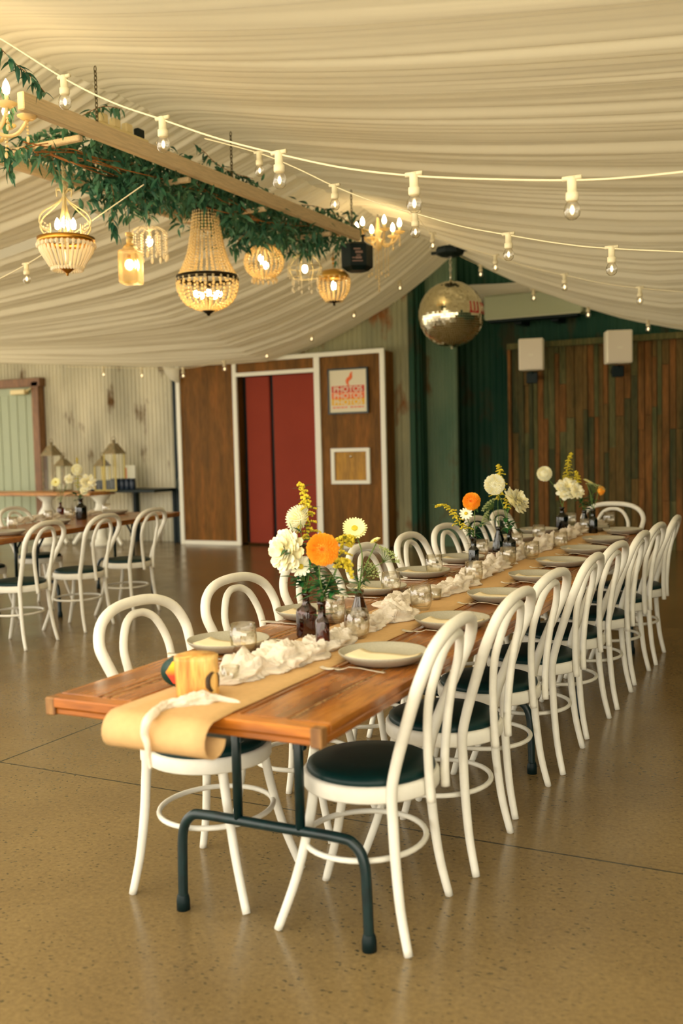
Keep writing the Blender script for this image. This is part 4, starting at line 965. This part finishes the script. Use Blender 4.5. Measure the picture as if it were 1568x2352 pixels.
def arcbar(a,w,z0,z1):
    vs=[]
    for (aa,zz) in ((a,z0),(a+w,z0),(a+w,z1),(a,z1)):
        rr=math.sqrt(max(0,RB*RB-zz*zz))
        for e in (1.006,1.016): vs.append((rr*math.cos(aa)*e,rr*math.sin(aa)*e,zz))
    b.add(vs,[(0,2,4,6),(1,3,5,7),(0,2,3,1),(2,4,5,3),(4,6,7,5),(6,0,1,7)],0,False)
base=a0+.60
for k in range(3): arcbar(base+k*.15,.05,-.0,.10)
arcbar(base,.35,-.025,.0)
for k,(o_) in enumerate((.50,.66,.78)): arcbar(base+o_,.05,-.025,.10)
b.build('lettering',REDL,mb_)
b=MB(); b.tube([(0,0,RB),(0,0,RB+.10)],.010,8)
for k in range(6): 
    z=RB+.10+k*.035; b.tube([(0.012*math.cos(a) if k%2 else 0,0 if k%2 else .012*math.cos(a),z+.022*math.sin(a)) for a in [2*PI*i/12 for i in range(12)]],.0035,6,closed=True)
b.build('chain',STEEL,mb_)
mt_=thing('ball_motor','black motor mount box holding the mirror ball at the ridge','motor',(bp.x,bp.y,bp.z+RB+.27)); b=MB()
b.lathe([(0,0),(.10,.0),(.16,.03),(.17,.07),(.15,.10),(0,.10)],8,sm=False); b.build('housing',BLACKP,mt_)
b=MB(); b.box((-.22,-.02,.04),(.22,.02,.07)); b.tube([(0,0,.1),(0,0,.22)],.015); b.build('mount',BLACKP,mt_)
# ================================================================ HANGING TIMBER FRAME
NBX=-4.1; ZB=3.3
n0=at(47,250,'x',NBX); n1=at(822,534,'x',NBX)
hf_=thing('hanging_timber_frame','pale timber ladder frame hung on chains, with greenery under it','hanging frame',(NBX,n0.y,ZB))
def lb(mb,x0,y0,z0,x1,y1,z1,bev=.006): mb.box((x0-NBX,y0-n0.y,z0-ZB),(x1-NBX,y1-n0.y,z1-ZB),0,bev)
b=MB(); lb(b,NBX-.025,n0.y,ZB,NBX+.025,n1.y,ZB+.10); b.build('beam',TIMB,hf_)
b=MB(); lb(b,-4.95,n0.y,ZB-.02,-4.90,n1.y,ZB+.07); b.build('beam',TIMB,hf_)
LY=n1.y-n0.y
for f in (.12,.38,.62,.88):
    y=n0.y+LY*f; b=MB(); lb(b,-4.92,y-.02,ZB-.035,NBX-.02,y+.02,ZB-.0); b.build('crossbar',TIMB,hf_)
CH=mat('rusty_chain',(92,82,52),.5,.4)
def chain(x,y,z0,z1,parent,org,mt=CH,R_=.014,r=.0032):
    b=MB(); z=z0; k=0
    while z<z1:
        P=[]
        for i in range(10):
            a=2*PI*i/10; h=R_*math.cos(a)*.6; v=R_*1.3*math.sin(a); P.append((x-org[0]+(h if k%2 else 0),y-org[1]+(0 if k%2 else h),z-org[2]+v))
        b.tube(P,r,5,closed=True); z+=R_*1.9; k+=1
    return b.build('chain',mt,parent)
for f in (.15,.50,.97): chain(NBX,n0.y+LY*f,ZB+.02,3.72,hf_,(NBX,n0.y,ZB)); 
for f in (.15,.50,.97): chain(-4.92,n0.y+LY*f,ZB+.02,3.80,hf_,(NBX,n0.y,ZB))
# power board with plugs on the beam
pb=thing('power_board','cream power board with plugs lying on the timber frame','power board',(NBX-.06,n0.y+LY*.22,ZB+.10)); b=MB(); b.box((-.03,-.25,-.0),(.03,.25,.04),0,.006); b.build('board',CREAMM,pb)
for k in range(4): b=MB(); b.box((-.022,-.21+k*.12,.04),(.022,-.14+k*.12,.10),0,.008); b.build('plug',CREAMM if k<3 else BLACKP,pb)
# ================================================================ GREENERY
gl=thing('leaf_garland','thick green leafy garland wound under the hanging timber frame','garland',(-4.5,6.2,3.2)); org=Vector((-4.5,6.2,3.2))
zc=lambda px,py,x=-4.5: at(px,py,'x',x)
blobs=[] # (px,py,rpx,count)
for (px,py,r,c) in ((120,330,42,70),(160,325,45,90),(200,345,45,100),(245,370,55,150),(280,400,60,170),(330,400,60,170),(370,415,60,180),(415,430,55,170),(460,435,55,190),(505,455,50,190),(540,480,50,180),(580,505,50,180),(620,510,50,180),(655,530,48,180),(700,525,45,160),(740,520,40,130),(690,560,35,90),(560,540,35,80),(265,440,40,80),(340,460,35,70),(480,490,35,70),(770,530,30,60),(60,345,25,12)):
    blobs.append((px,py,r,c))
b=MB(); rn=random.Random(3)
for (px,py,r,c) in blobs:
    for k in range(int(c*1.5)):
        a=rn.uniform(0,6.28); q=r*math.sqrt(rn.random()); x=-4.5+rn.uniform(-.38,.36)
        cbase=at(px,py,'x',-4.5); sc=(cbase-CAMP).dot(F2)/F_PX
        p=cbase+R3*(q*math.cos(a)*sc)+Vector((0,0,1))*(q*math.sin(a)*sc*.9)+Vector((rn.uniform(-.3,.33),0,0))*.8
        d=Vector((rn.gauss(0,1),rn.gauss(0,1),rn.gauss(-.7,.6))); b.leaf(p-org,d,(rn.uniform(-1,1),rn.uniform(-1,1),1),rn.uniform(.06,.115),rn.uniform(.022,.034),0,rn.uniform(0,.4))
b.build('foliage',GLEAF,gl)
b=MB()
for k in range(9):
    P=[]
    for j in range(9):
        px=70+j*88+rn.uniform(-20,20); py=interp(px,[70,250,450,620,780],[330,380,440,510,525])+rn.uniform(-25,25); P.append(at(px,py,'x',-4.5+rn.uniform(-.3,.3))-org)
    b.tube(catrom(P,6),.0035,5)
b.build('vine_stems',VINE,gl)
def trail(pts,label,n=16,x=-4.45,L=.085,W=.026):
    P=catrom([at(*q,'x',x) for q in pts],8); o=P[0]; t=thing('hanging_vine',label,'greenery',o)
    b=MB(); b.tube([p-o for p in P],.0022,5); b.build('stem',VINE,t); b=MB()
    for k in range(n):
        p=P[int((len(P)-1)*(k+.5)/n)]-o
        for s in range(2): b.leaf(p,Vector((rn.uniform(-1,1),rn.uniform(-1,1),rn.uniform(-1.3,.1))),(0,0,1),L*rn.uniform(.7,1.1),W,0,.3)
    b.build('foliage',GLEAF,t)
trail([(255,420),(262,460),(258,500),(266,535)],'hanging vine tip left of the bottle pendant',20)
trail([(330,430),(335,470),(345,505)],'hanging vine tip above the crystal cluster pendant',14)
trail([(385,440),(392,470),(396,492)],'short hanging vine between crystal pendant and large chandelier',6)
trail([(120,360),(125,390),(138,415)],'small vine hanging over the chain of the left chandelier',7)
trail([(150,290),(190,265),(235,245),(280,250)],'vine lying along the top of the timber beam at the left',16,-4.15)
trail([(0,110),(40,150),(75,180),(105,215)],'dark vine crossing the top left corner beside the string light',16,-3.9,.08)
trail([(0,200),(20,240),(10,290)],'vine hanging at the left picture edge behind the candle chandelier',12,-4.3)
trail([(0,330),(18,360),(22,400)],'feathery vine hanging at the far left edge below the candle chandelier',16,-4.3,.09)
trail([(100,320),(60,335),(35,345),(5,335)],'thin vine stretching left towards the candle chandelier',10,-4.5)
trail([(445,330),(470,350),(490,370),(530,395),(580,410)],'few leaves on top of the timber beam at its middle',10,-4.12,.07)
trail([(690,470),(730,475),(765,490),(810,515),(835,530)],'dark leaves on top of the far end of the timber beam',14,-4.12,.08)
trail([(560,540),(545,560),(540,580)],'vine tip hanging right of the large chandelier',8)
trail([(760,540),(775,570),(770,605)],'vine tip hanging above the acorn pendant',12)
trail([(630,530),(640,560),(640,585)],'vine tip hanging beside the round bead pendant',8)
trail([(690,560),(700,575),(715,590)],'vine tip hanging over the wire cage pendant',8)

# ================================================================ CHANDELIERS
XC=-4.5
def pend(px,py): return at(px,py,'x',XC)
def beads(mb,P,r,mi=0,seg=6,rings=4):
    for p in P: mb.ball(p,r,seg,rings,mi,1,None,False)
def strand(P,sp):
    out=[Vector(P[0])]; acc=0
    for i in range(1,len(P)):
        a=Vector(P[i-1]); c=Vector(P[i]); L=(c-a).length; 
        while acc+sp<=L+1e-9: acc+=sp; out.append(a+(c-a)*(acc/L))
        acc-=L
    return out
def cord(t,top,z1,r=.004,mt=CREAMM,name='cord'):
    b=MB(); b.tube([(0,0,top),(0,0,z1)],r,6); return b.build(name,mt,t)
def candle(mb_m,mb_b,p,h=.06,r=.012,R_=.017,L=.05):
    mb_m.tube([p,Vector(p)+Vector((0,0,h))],r*.7,8); q=Vector(p)+Vector((0,0,h)); mb_b.lathe([(0,0),(R_*.7,.004),(R_,L*.35),(R_*.7,L*.7),(0,L)],12,c=q)
# large basket chandelier
c=pend(476,640); s=1/(F_PX/((c-CAMP).dot(F2)))
big=thing('basket_chandelier','largest chandelier, amber beads flaring to a dark pierced ring with a bead bowl','chandelier',c)
RR=70*s; ztop=150*s
for k in range(26):
    a=2*PI*k/26; ca,sa=math.cos(a),math.sin(a); P=[(28*s*ca,28*s*sa,ztop),(36*s*ca,36*s*sa,ztop*.62),(46*s*ca,46*s*sa,ztop*.32),(RR*ca*.98,RR*sa*.98,.0)]
    b=MB(); beads(b,strand(catrom(P,6),.0245),.0108,0); b.build('bead_strand',CRYS,big)
zb=-72*s
for k in range(24):
    a=2*PI*k/24; ca,sa=math.cos(a),math.sin(a); P=[(RR*ca,RR*sa,-.01),(RR*.97*ca,RR*.97*sa,zb*.35),(RR*.75*ca,RR*.75*sa,zb*.75),(16*s*ca,16*s*sa,zb*1.0)]
    b=MB(); beads(b,strand(catrom(P,6),.029),.0125,0); b.build('bowl_bead_strand',CRYS,big)
b=MB(); b.lathe([(RR-.004,-.02),(RR+.004,-.02),(RR+.004,.02),(RR-.004,.02)],60,close=True)
b.build('pierced_ring',BRONZE,big)
b=MB(); b.lathe([(0,zb-.045),(.012,zb-.04),(.014,zb-.03),(.03,zb-.02),(17*s,zb),(0,zb+.005)],20); b.tube([(0,0,zb),(0,0,ztop)],.006,8); b.lathe([(28*s,ztop-.01),(30*s,ztop),(28*s,ztop+.02),(0,ztop+.03)],24); b.lathe([(0,-.09),(.03,-.08),(.035,-.07),(.01,-.05)],16); b.build('stem',BRONZE,big)
for k in range(5):
    a=2*PI*k/5+.3; bb=MB(); bb.lathe([(0,0),(.02,.01),(.026,.03),(.02,.05),(0,.055)],12,c=(.09*math.cos(a),.09*math.sin(a),-.15)); bb.build('bulb',BULB2,big)
b=MB(); b.tube([(0,0,ztop+.02),(0,0,3.3-c.z)],.004,6); b.build('hanging_rod',BRONZE,big)
# left ornate chandelier
c=pend(152,560); s=1/(F_PX/((c-CAMP).dot(F2)))
ch=thing('ornate_chandelier','ornate cream and gold chandelier with scroll arms and prism bowl, at left','chandelier',c)
RR=62*s
b=MB(); b.lathe([(RR-.004,-.0),(RR+.006,.0),(RR+.009,.035),(RR-.002,.035)],48,close=True); b.build('ring',GOLD,ch)
for k in range(32):
    a=2*PI*k/32; ca,sa=math.cos(a),math.sin(a); b=MB()
    b.tube([(RR*ca,RR*sa,-.01),(RR*.92*ca,RR*.92*sa,-.05),(RR*.62*ca,RR*.62*sa,-.145)],[.006,.0095,.004],6,sm=False); b.ball((RR*1.03*ca,RR*1.03*sa,-.012),.012,6,4,0,1.4,None,False); b.ball((RR*.55*ca,RR*.55*sa,-.16),.010,6,4,0,1.5,None,False); b.build('prism',CRYS2,ch)
b=MB(); b.lathe([(0,-.205),(.008,-.2),(.008,-.19),(.012,-.185),(.04,-.165),(.055,-.155),(0,-.15)],20); b.build('finial',GOLD,ch)
for k in range(6):
    a=2*PI*k/6+.2; ca,sa=math.cos(a),math.sin(a)
    P=[(0,0,.31),(.03*ca,.03*sa,.27),(.09*ca,.09*sa,.225),(.16*ca,.16*sa,.175),(.182*ca,.182*sa,.12),(.15*ca,.15*sa,.07),(.115*ca,.115*sa,.075),(.11*ca,.11*sa,.115)]
    b=MB(); b.tube(catrom(P,6),.0045,6); P2_=[(0,0,.30),(.03*ca,.03*sa,.34),(.055*ca,.055*sa,.335),(.05*ca,.05*sa,.30)]; b.tube(catrom(P2_,5),.004,6); arm=b.build('scroll_arm',CREAMM,ch)
    b=MB(); beads(b,strand(catrom([(.16*ca,.16*sa,.12),(.12*ca,.12*sa,.09),(RR*.9*ca,RR*.9*sa,.03)],4),.02),.007); b.build('bead_string',CRYS2,arm)
b=MB(); b.tube([(0,0,-.02),(0,0,.38)],.012,8); b.lathe([(.0,.33),(.02,.34),(.025,.36),(.01,.38),(0,.38)],12)
for k in range(8): a=2*PI*k/8; b.tube([(0,0,.32),(.02*math.cos(a),.02*math.sin(a),.2),(.05*math.cos(a),.05*math.sin(a),.04)],.003,5)
b.build('stem',CREAMM,ch)
for k in range(4):
    a=2*PI*k/4+.6; bb=MB(); bb.lathe([(0,0),(.014,.006),(.018,.03),(.012,.055),(0,.075)],12,c=(.05*math.cos(a),.05*math.sin(a),.09)); bb.build('candle_bulb',BULB,ch)
chain(c.x,c.y,c.z+.385,ZB+.05,ch,c,CREAMM,.013,.0035)
# bottle pendant
c=pend(300,606); s=1/(F_PX/((c-CAMP).dot(F2)))
t=thing('bottle_pendant','square embossed glass bottle pendant lit from inside on a thin wire','pendant lamp',c,.3); w=23*s
FROST=mat('embossed_glass',(255,226,160),.25,trans=.9,bump=.3,scale=90)
b=MB(); b.box((-w,-w,-46*s),(w,w,30*s),0,.012); b.lathe([(w*.95,29*s),(w*.6,40*s),(w*.35,45*s),(w*.35,62*s),(w*.45,64*s),(w*.45,70*s),(0,70*s)],20); b.build('bottle',FROST,t)
b=MB(); b.ball((0,0,-.01),.030,14,10,0,1.2); b.build('bulb',BULB2,t)
b=MB(); b.lathe([(0,.02),(.012,.02),(.012,.06),(0,.06)],10); b.build('socket',GOLD,t)
cord(t,70*s,3.3-c.z,.002,CH)
# drop cluster pendant
c=pend(343,555); s=1/(F_PX/((c-CAMP).dot(F2)))
t=thing('drop_pendant','small crystal umbrella pendant with hanging drops right of the bottle pendant','pendant lamp',c)
for k in range(12):
    a=2*PI*k/12; ca,sa=math.cos(a),math.sin(a); R_=40*s; b=MB()
    b.tube(catrom([(0,0,.07),(R_*.5*ca,R_*.5*sa,.10),(R_*ca,R_*sa,.07)],4),.004,6); beads(b,strand([(R_*ca,R_*sa,.06),(R_*ca,R_*sa,-.09)],.02),.0085); b.ball((R_*ca,R_*sa,-.115),.012,6,4,0,2,None,False); b.build('drop_string',CRYS2,t)
for k in range(6):
    a=2*PI*k/6+.3; ca,sa=math.cos(a),math.sin(a); R_=20*s; b=MB(); beads(b,strand([(R_*ca,R_*sa,.05),(R_*ca,R_*sa,-.11)],.02),.0085); b.build('inner_drop_string',CRYS2,t)
b=MB(); b.ball((0,0,0),.024,12,8,0,1.5); b.build('bulb',BULB2,t); cord(t,.04,3.28-c.z,.003)
# bead globe pendant
c=pend(606,602); s=1/(F_PX/((c-CAMP).dot(F2)))
t=thing('bead_globe_pendant','round pendant of clear beads on a white rod, right of the largest chandelier','pendant lamp',c)
R_=45*s
for k in range(22):
    a=2*PI*k/22; ca,sa=math.cos(a),math.sin(a); P=[(R_*math.cos(f)*ca,R_*math.cos(f)*sa,R_*.85*math.sin(f)) for f in [1.25-i*.22 for i in range(12)]]
    b=MB(); beads(b,strand(P,.024),.0105); b.build('bead_strand',CRYS,t)
for k in range(14):
    a=2*PI*k/14; b=MB(); b.ball((R_*.62*math.cos(a),R_*.62*math.sin(a),-R_*.95),.012,6,4,0,1.8,None,False); b.build('drop',CRYS,t)
b=MB(); b.lathe([(R_*.3,R_*.86),(R_*.34,R_*.8),(R_*.5,R_*.74),(R_*.48,R_*.72),(R_*.3,R_*.78)],24,close=True); b.build('cap',BRONZE,t)
b=MB(); b.tube([(-.0,0,-.02),(-.0,0,-.0)],.03,12); b.ball((-.03,0,.035),.022,10,7,0,1.4); b.ball((.02,.0,-.03),.022,10,7,0,1.5); b.build('bulb',BULB2,t)
cord(t,R_*.8,3.27-c.z,.007)
# cage pendant
c=pend(700,620); s=1/(F_PX/((c-CAMP).dot(F2)))
t=thing('cage_pendant','wire cage pendant with dangling drops between the bead globe and acorn pendants','pendant lamp',c); R_=38*s
for k in range(8):
    a=2*PI*k/8; ca,sa=math.cos(a),math.sin(a); P=[(0.01*ca,.01*sa,.17),(R_*.75*ca,R_*.75*sa,.10),(R_*1.05*ca,R_*1.05*sa,.02),(R_*.8*ca,R_*.8*sa,-.07)]
    b=MB(); b.tube(catrom(P,5),.0045,6); w_=b.build('wire',CREAMM,t)
    b=MB(); beads(b,strand([(R_*.8*ca,R_*.8*sa,-.08),(R_*.8*ca,R_*.8*sa,-.16)],.02),.008); b.ball((R_*.8*ca,R_*.8*sa,-.185),.011,6,4,0,1.8,None,False); beads(b,strand([(R_*1.05*ca,R_*1.05*sa,.0),(R_*1.05*ca,R_*1.05*sa,-.06)],.02),.008); b.build('drop_string',CRYS2,w_)
b=MB()
for z_,q in ((-.07,.8),(.02,1.05)): b.tube([(R_*q*math.cos(a),R_*q*math.sin(a),z_) for a in [2*PI*i/30 for i in range(30)]],.004,6,closed=True)
b.build('hoop',CREAMM,t); b=MB(); b.ball((0,0,.01),.026,12,8,0,1.5); b.build('bulb',BULB2,t); cord(t,.17,3.27-c.z,.003)
# acorn pendant
c=pend(766,655); s=1/(F_PX/((c-CAMP).dot(F2)))
t=thing('acorn_pendant','acorn shaped bead pendant with gold dome, nearest to the black box','pendant lamp',c); R_=37*s
for k in range(18):
    a=2*PI*k/18; ca,sa=math.cos(a),math.sin(a); P=[(R_*ca,R_*sa,.06),(R_*ca,R_*sa,.0),(R_*.85*ca,R_*.85*sa,-.08),(R_*.5*ca,R_*.5*sa,-.155)]
    b=MB(); beads(b,strand(catrom(P,5),.026),.0115); b.build('bead_strand',CRYS,t)
b=MB(); b.lathe([(R_*1.02,.06),(R_*.98,.09),(R_*.7,.135),(R_*.2,.155),(0,.16)],28); b.build('dome',mat('gold_bead_dome',(232,184,84),.3,.3,trans=.3),t)
b=MB(); b.lathe([(0,-.2),(.012,-.195),(.01,-.175),(.03,-.165),(R_*.5,-.155)],16); b.build('finial',BRONZE,t)
b=MB(); b.lathe([(0,-.05),(.018,-.04),(.022,.0),(.015,.03),(0,.04)],12); b.build('bulb',BULB,t)
b=MB(); b.tube([(0,0,.16),(0,0,3.28-c.z)],.003,6); b.ball((0,0,.21),.012,8,6); b.ball((0,0,.25),.018,8,6); b.build('hanging_rod',GOLD,t)
# arm chandeliers
def arm_chand(c,label,n=6,R_=.22,sc=1,drop=.3,rot=0,top=3.85):
    t=thing('arm_chandelier',label,'chandelier',c,rot)
    b=MB(); b.lathe([(0,-.12),(.02,-.11),(.035,-.08),(.02,-.05),(.015,0),(.03,.04),(.045,.07),(.02,.10),(.012,.2),(.0,.22)],16); b.build('stem',CRYS,t)
    for k in range(n):
        a=2*PI*k/n; ca,sa=math.cos(a),math.sin(a)
        P=[(.02*ca,.02*sa,.0),(.08*ca,.08*sa,-.06),(.16*ca,.16*sa,-.05),(R_*ca,R_*sa,.03)]
        b=MB(); b.tube(catrom(P,6),.010,8); ar=b.build('arm',CRYS,t)
        b=MB(); b.lathe([(.012,.03),(.035,.035),(.055,.05),(.056,.054),(.03,.042),(0,.04)],16,c=(R_*ca,R_*sa,0)); b.build('drip_pan',CRYS,ar)
        b=MB(); b.tube([(R_*ca,R_*sa,.04),(R_*ca,R_*sa,.10)],.011,10); b.build('candle_tube',CREAMM,ar)
        b=MB(); b.lathe([(0,0),(.016,.008),(.021,.03),(.014,.06),(0,.085)],12,c=(R_*ca,R_*sa,.10)); b.build('candle_bulb',BULB,ar)
        b=MB(); beads(b,strand([(R_*ca,R_*sa,.03),(R_*ca,R_*sa,-.05)],.018),.0075); b.ball((R_*ca,R_*sa,-.075),.010,6,4,0,2,None,False); b.build('drop_string',CRYS,ar); b=MB(); beads(b,strand([(.10*ca,.10*sa,-.08),(.10*ca,.10*sa,-.08-drop*.6)],.02),.007); b.ball((.1*ca,.1*sa,-.11-drop*.6),.010,6,4,0,2,None,False); b.build('drop_string',CRYS,ar)
    b=MB(); beads(b,strand([(0,0,-.12),(0,0,-.12-drop)],.025),.010); b.build('centre_drop',CRYS,t)
    chain(c[0],c[1],c[2]+.22,top,t,c,CH,.014,.003)
arm_chand(at(868,548,'x',-4.25),'crystal arm chandelier with lit candle bulbs behind the black box at right',6,.22,1,.42,.2,3.7)
arm_chand(at(-32,282,'x',-4.3),'crystal arm chandelier cut by the left picture edge, one lit candle bulb in view',6,.22,1,.1,-.25)
# black hanging box by the beam end
c=at(820,590,'x',-4.25); s=1/(F_PX/((c-CAMP).dot(F2)))
t=thing('hanging_black_box','black faceted electrical box with faint print, hung at the far end of the beam','electrical box',c,.25)
b=MB(); w=36*s; b.lathe([(0,-33*s),(w*.7,-33*s),(w,-24*s),(w*1.02,24*s),(w*.8,30*s),(0,30*s)],6,sm=False,mtx=Matrix.Rotation(.3,4,'Z')); b.build('casing',BLACKP,t)
b=MB()
for sx in (-1,1): b.box((sx*.06-.01,-.01,30*s),(sx*.06+.01,.01,30*s+.07))
b.box((-.02,-.02,30*s+.05),(.02,.02,3.38-c.z)); b.box((-.08,-.012,30*s+.06),(.08,.012,30*s+.08)); b.build('bracket',BLACKP,t)
fd=(CAMP-c); fd.z=0; fd.normalize(); fa=math.atan2(fd.y,fd.x)-.25
# find the casing facet that faces the camera and put the print on it
best=min([(.3+PI/6+k*PI/3) for k in range(6)],key=lambda a:abs((a-(fa-.35)+PI)%(2*PI)-PI))
fm=Matrix.Rotation(best+PI/2,4,'Z')@Matrix.Translation((0,-w*.885,0)); b=MB()
for (x0,x1,z0,z1) in ((-.045,.02,.045,.06),(-.03,.04,.012,.034),(-.02,.02,-.012,-.002),(-.06,-.035,-.035,-.025),(-.03,.03,-.04,-.02),(-.06,.04,-.065,-.055)): b.box((x0,-.003,z0),(x1,.0,z1),0,0,fm)
b.build('print',mat('faded_print',(150,120,110),.6),t)
# ================================================================ FESTOON STRINGS
SOCK=mat('white_festoon_socket',(240,228,190),.5)
def make_bulb():
    t=thing('festoon_bulb','','festoon bulb')
    b=MB(); b.lathe([(0,.01),(.012,.01),(.014,-.0),(.014,-.035),(.0185,-.036),(.0185,-.055),(.015,-.06),(0,-.06)],16); b.tube([(-.028,0,.006),(.028,0,.006)],.0075,8); b.build('socket',SOCK,t)
    b=MB(); b.lathe([(.013,-.058),(.018,-.066),(.0235,-.078),(.0245,-.088),(.021,-.102),(.012,-.111),(0,-.114)],16); b.build('glass_globe',GLASSM,t)
    b=MB(); b.lathe([(0,-.070),(.005,-.075),(.007,-.086),(.004,-.096),(0,-.098)],8); b.build('filament',FIL,t)
    return t
fb=make_bulb(); fb['n']=0; del fb['n']; first=True
def festoon(name_label,pts,y,bulbs,scale,lab,curve=None):
    P=[at(px,py,'y',y if not callable(y) else y(px)) for (px,py) in pts]; path=catrom(P,10); b=MB(); o=P[0]; b.tube([p-o for p in path],.0035*max(1,scale),6)
    ob=b.build('festoon_cable',SOCK); ob.location=o; tag(ob,name_label,'string light cable')
    global first
    for i,(px,py) in enumerate(bulbs):
        p=at(px,py,'y',y if not callable(y) else y(px)); 
        # settle on the cable
        q=min(path,key=lambda v:(v-p).length); k=path.index(q); d=(path[min(k+1,len(path)-1)]-path[max(k-1,0)]); o2=place(fb,not first,q-Vector((0,0,.0)),math.atan2(d.y,d.x),'clear festoon bulb on the %s, %s'%(lab,ORDB[i]),'festoon bulbs on the '+lab); first=False; o2.scale=(scale,)*3
ORDB=['leftmost','second from the left','third from the left','fourth from the left','fifth from the left','sixth from the left','seventh from the left','eighth from the left','ninth from the left','tenth from the left','eleventh from the left','twelfth from the left','rightmost of thirteen']
SA=[(-90,40),(0,88),(147,180),(260,236),(373,275),(500,318),(640,354),(790,386),(950,404),(1130,412),(1313,414),(1450,407),(1650,386)]
festoon('near festoon cable swooping from the top left corner across the right drape',SA,3.3,[(147,180),(373,275),(640,354),(950,404),(1313,412)],1.12,'near string')
SB=[(470,318),(595,352),(680,386),(768,428),(860,464),(953,490),(1060,520),(1167,540),(1290,560),(1404,571),(1650,582)]
festoon('second festoon cable leaving the beam and crossing the right drape',SB,4.9,[(597,352),(768,428),(953,490),(1167,540),(1404,571)],1.12,'second string')
SC=[(953,492),(993,538),(1060,566),(1137,588),(1210,612),(1296,632),(1380,650),(1469,662),(1640,676)]
festoon('third festoon cable crossing the right drape farther back',SC,8.2,[(993,538),(1137,588),(1296,632),(1469,662)],1.12,'third string')
SD=[(1015,562),(1060,590),(1103,610),(1225,664),(1350,702),(1488,734),(1640,762)]
festoon('far right festoon cable along the last edge of the right drape',SD,11.9,[(1018,563),(1103,610),(1225,664),(1350,702),(1488,732)],1.25,'far right string')
SE=[(150,842),(237,844),(325,846),(420,846),(515,830),(612,800),(715,760),(812,706),(918,642),(1015,562)]
festoon('far left festoon cable along the last edge of the left drape',SE,11.9,[(237,844),(325,846),(420,846),(515,830),(612,800),(715,760),(812,706),(918,642)],1.25,'far left string')
SF=[(330,424),(250,480),(150,550),(60,608),(-40,660)]
festoon('festoon cable behind the left chandelier across the left drape',SF,5.2,[(60,608)],1.12,'string on the left drape')

# ================================================================ LIGHT
w=bpy.data.worlds.new('world'); S.world=w; w.use_nodes=True; nt=w.node_tree; bg=nt.nodes['Background']
tc=nt.nodes.new('ShaderNodeTexCoord'); sp=nt.nodes.new('ShaderNodeSeparateXYZ'); nt.links.new(tc.outputs['Generated'],sp.inputs[0])
cr=nt.nodes.new('ShaderNodeValToRGB'); e=cr.color_ramp.elements; e[0].position=.47; e[0].color=(.32,.27,.16,1); e[1].position=.53; e[1].color=(1.0,.93,.80,1)
mr=nt.nodes.new('ShaderNodeMapRange'); mr.inputs[1].default_value=-1; mr.inputs[2].default_value=1; nt.links.new(sp.outputs['Z'],mr.inputs[0]); nt.links.new(mr.outputs[0],cr.inputs[0])
nt.links.new(cr.outputs[0],bg.inputs['Color']); bg.inputs['Strength'].default_value=3.2
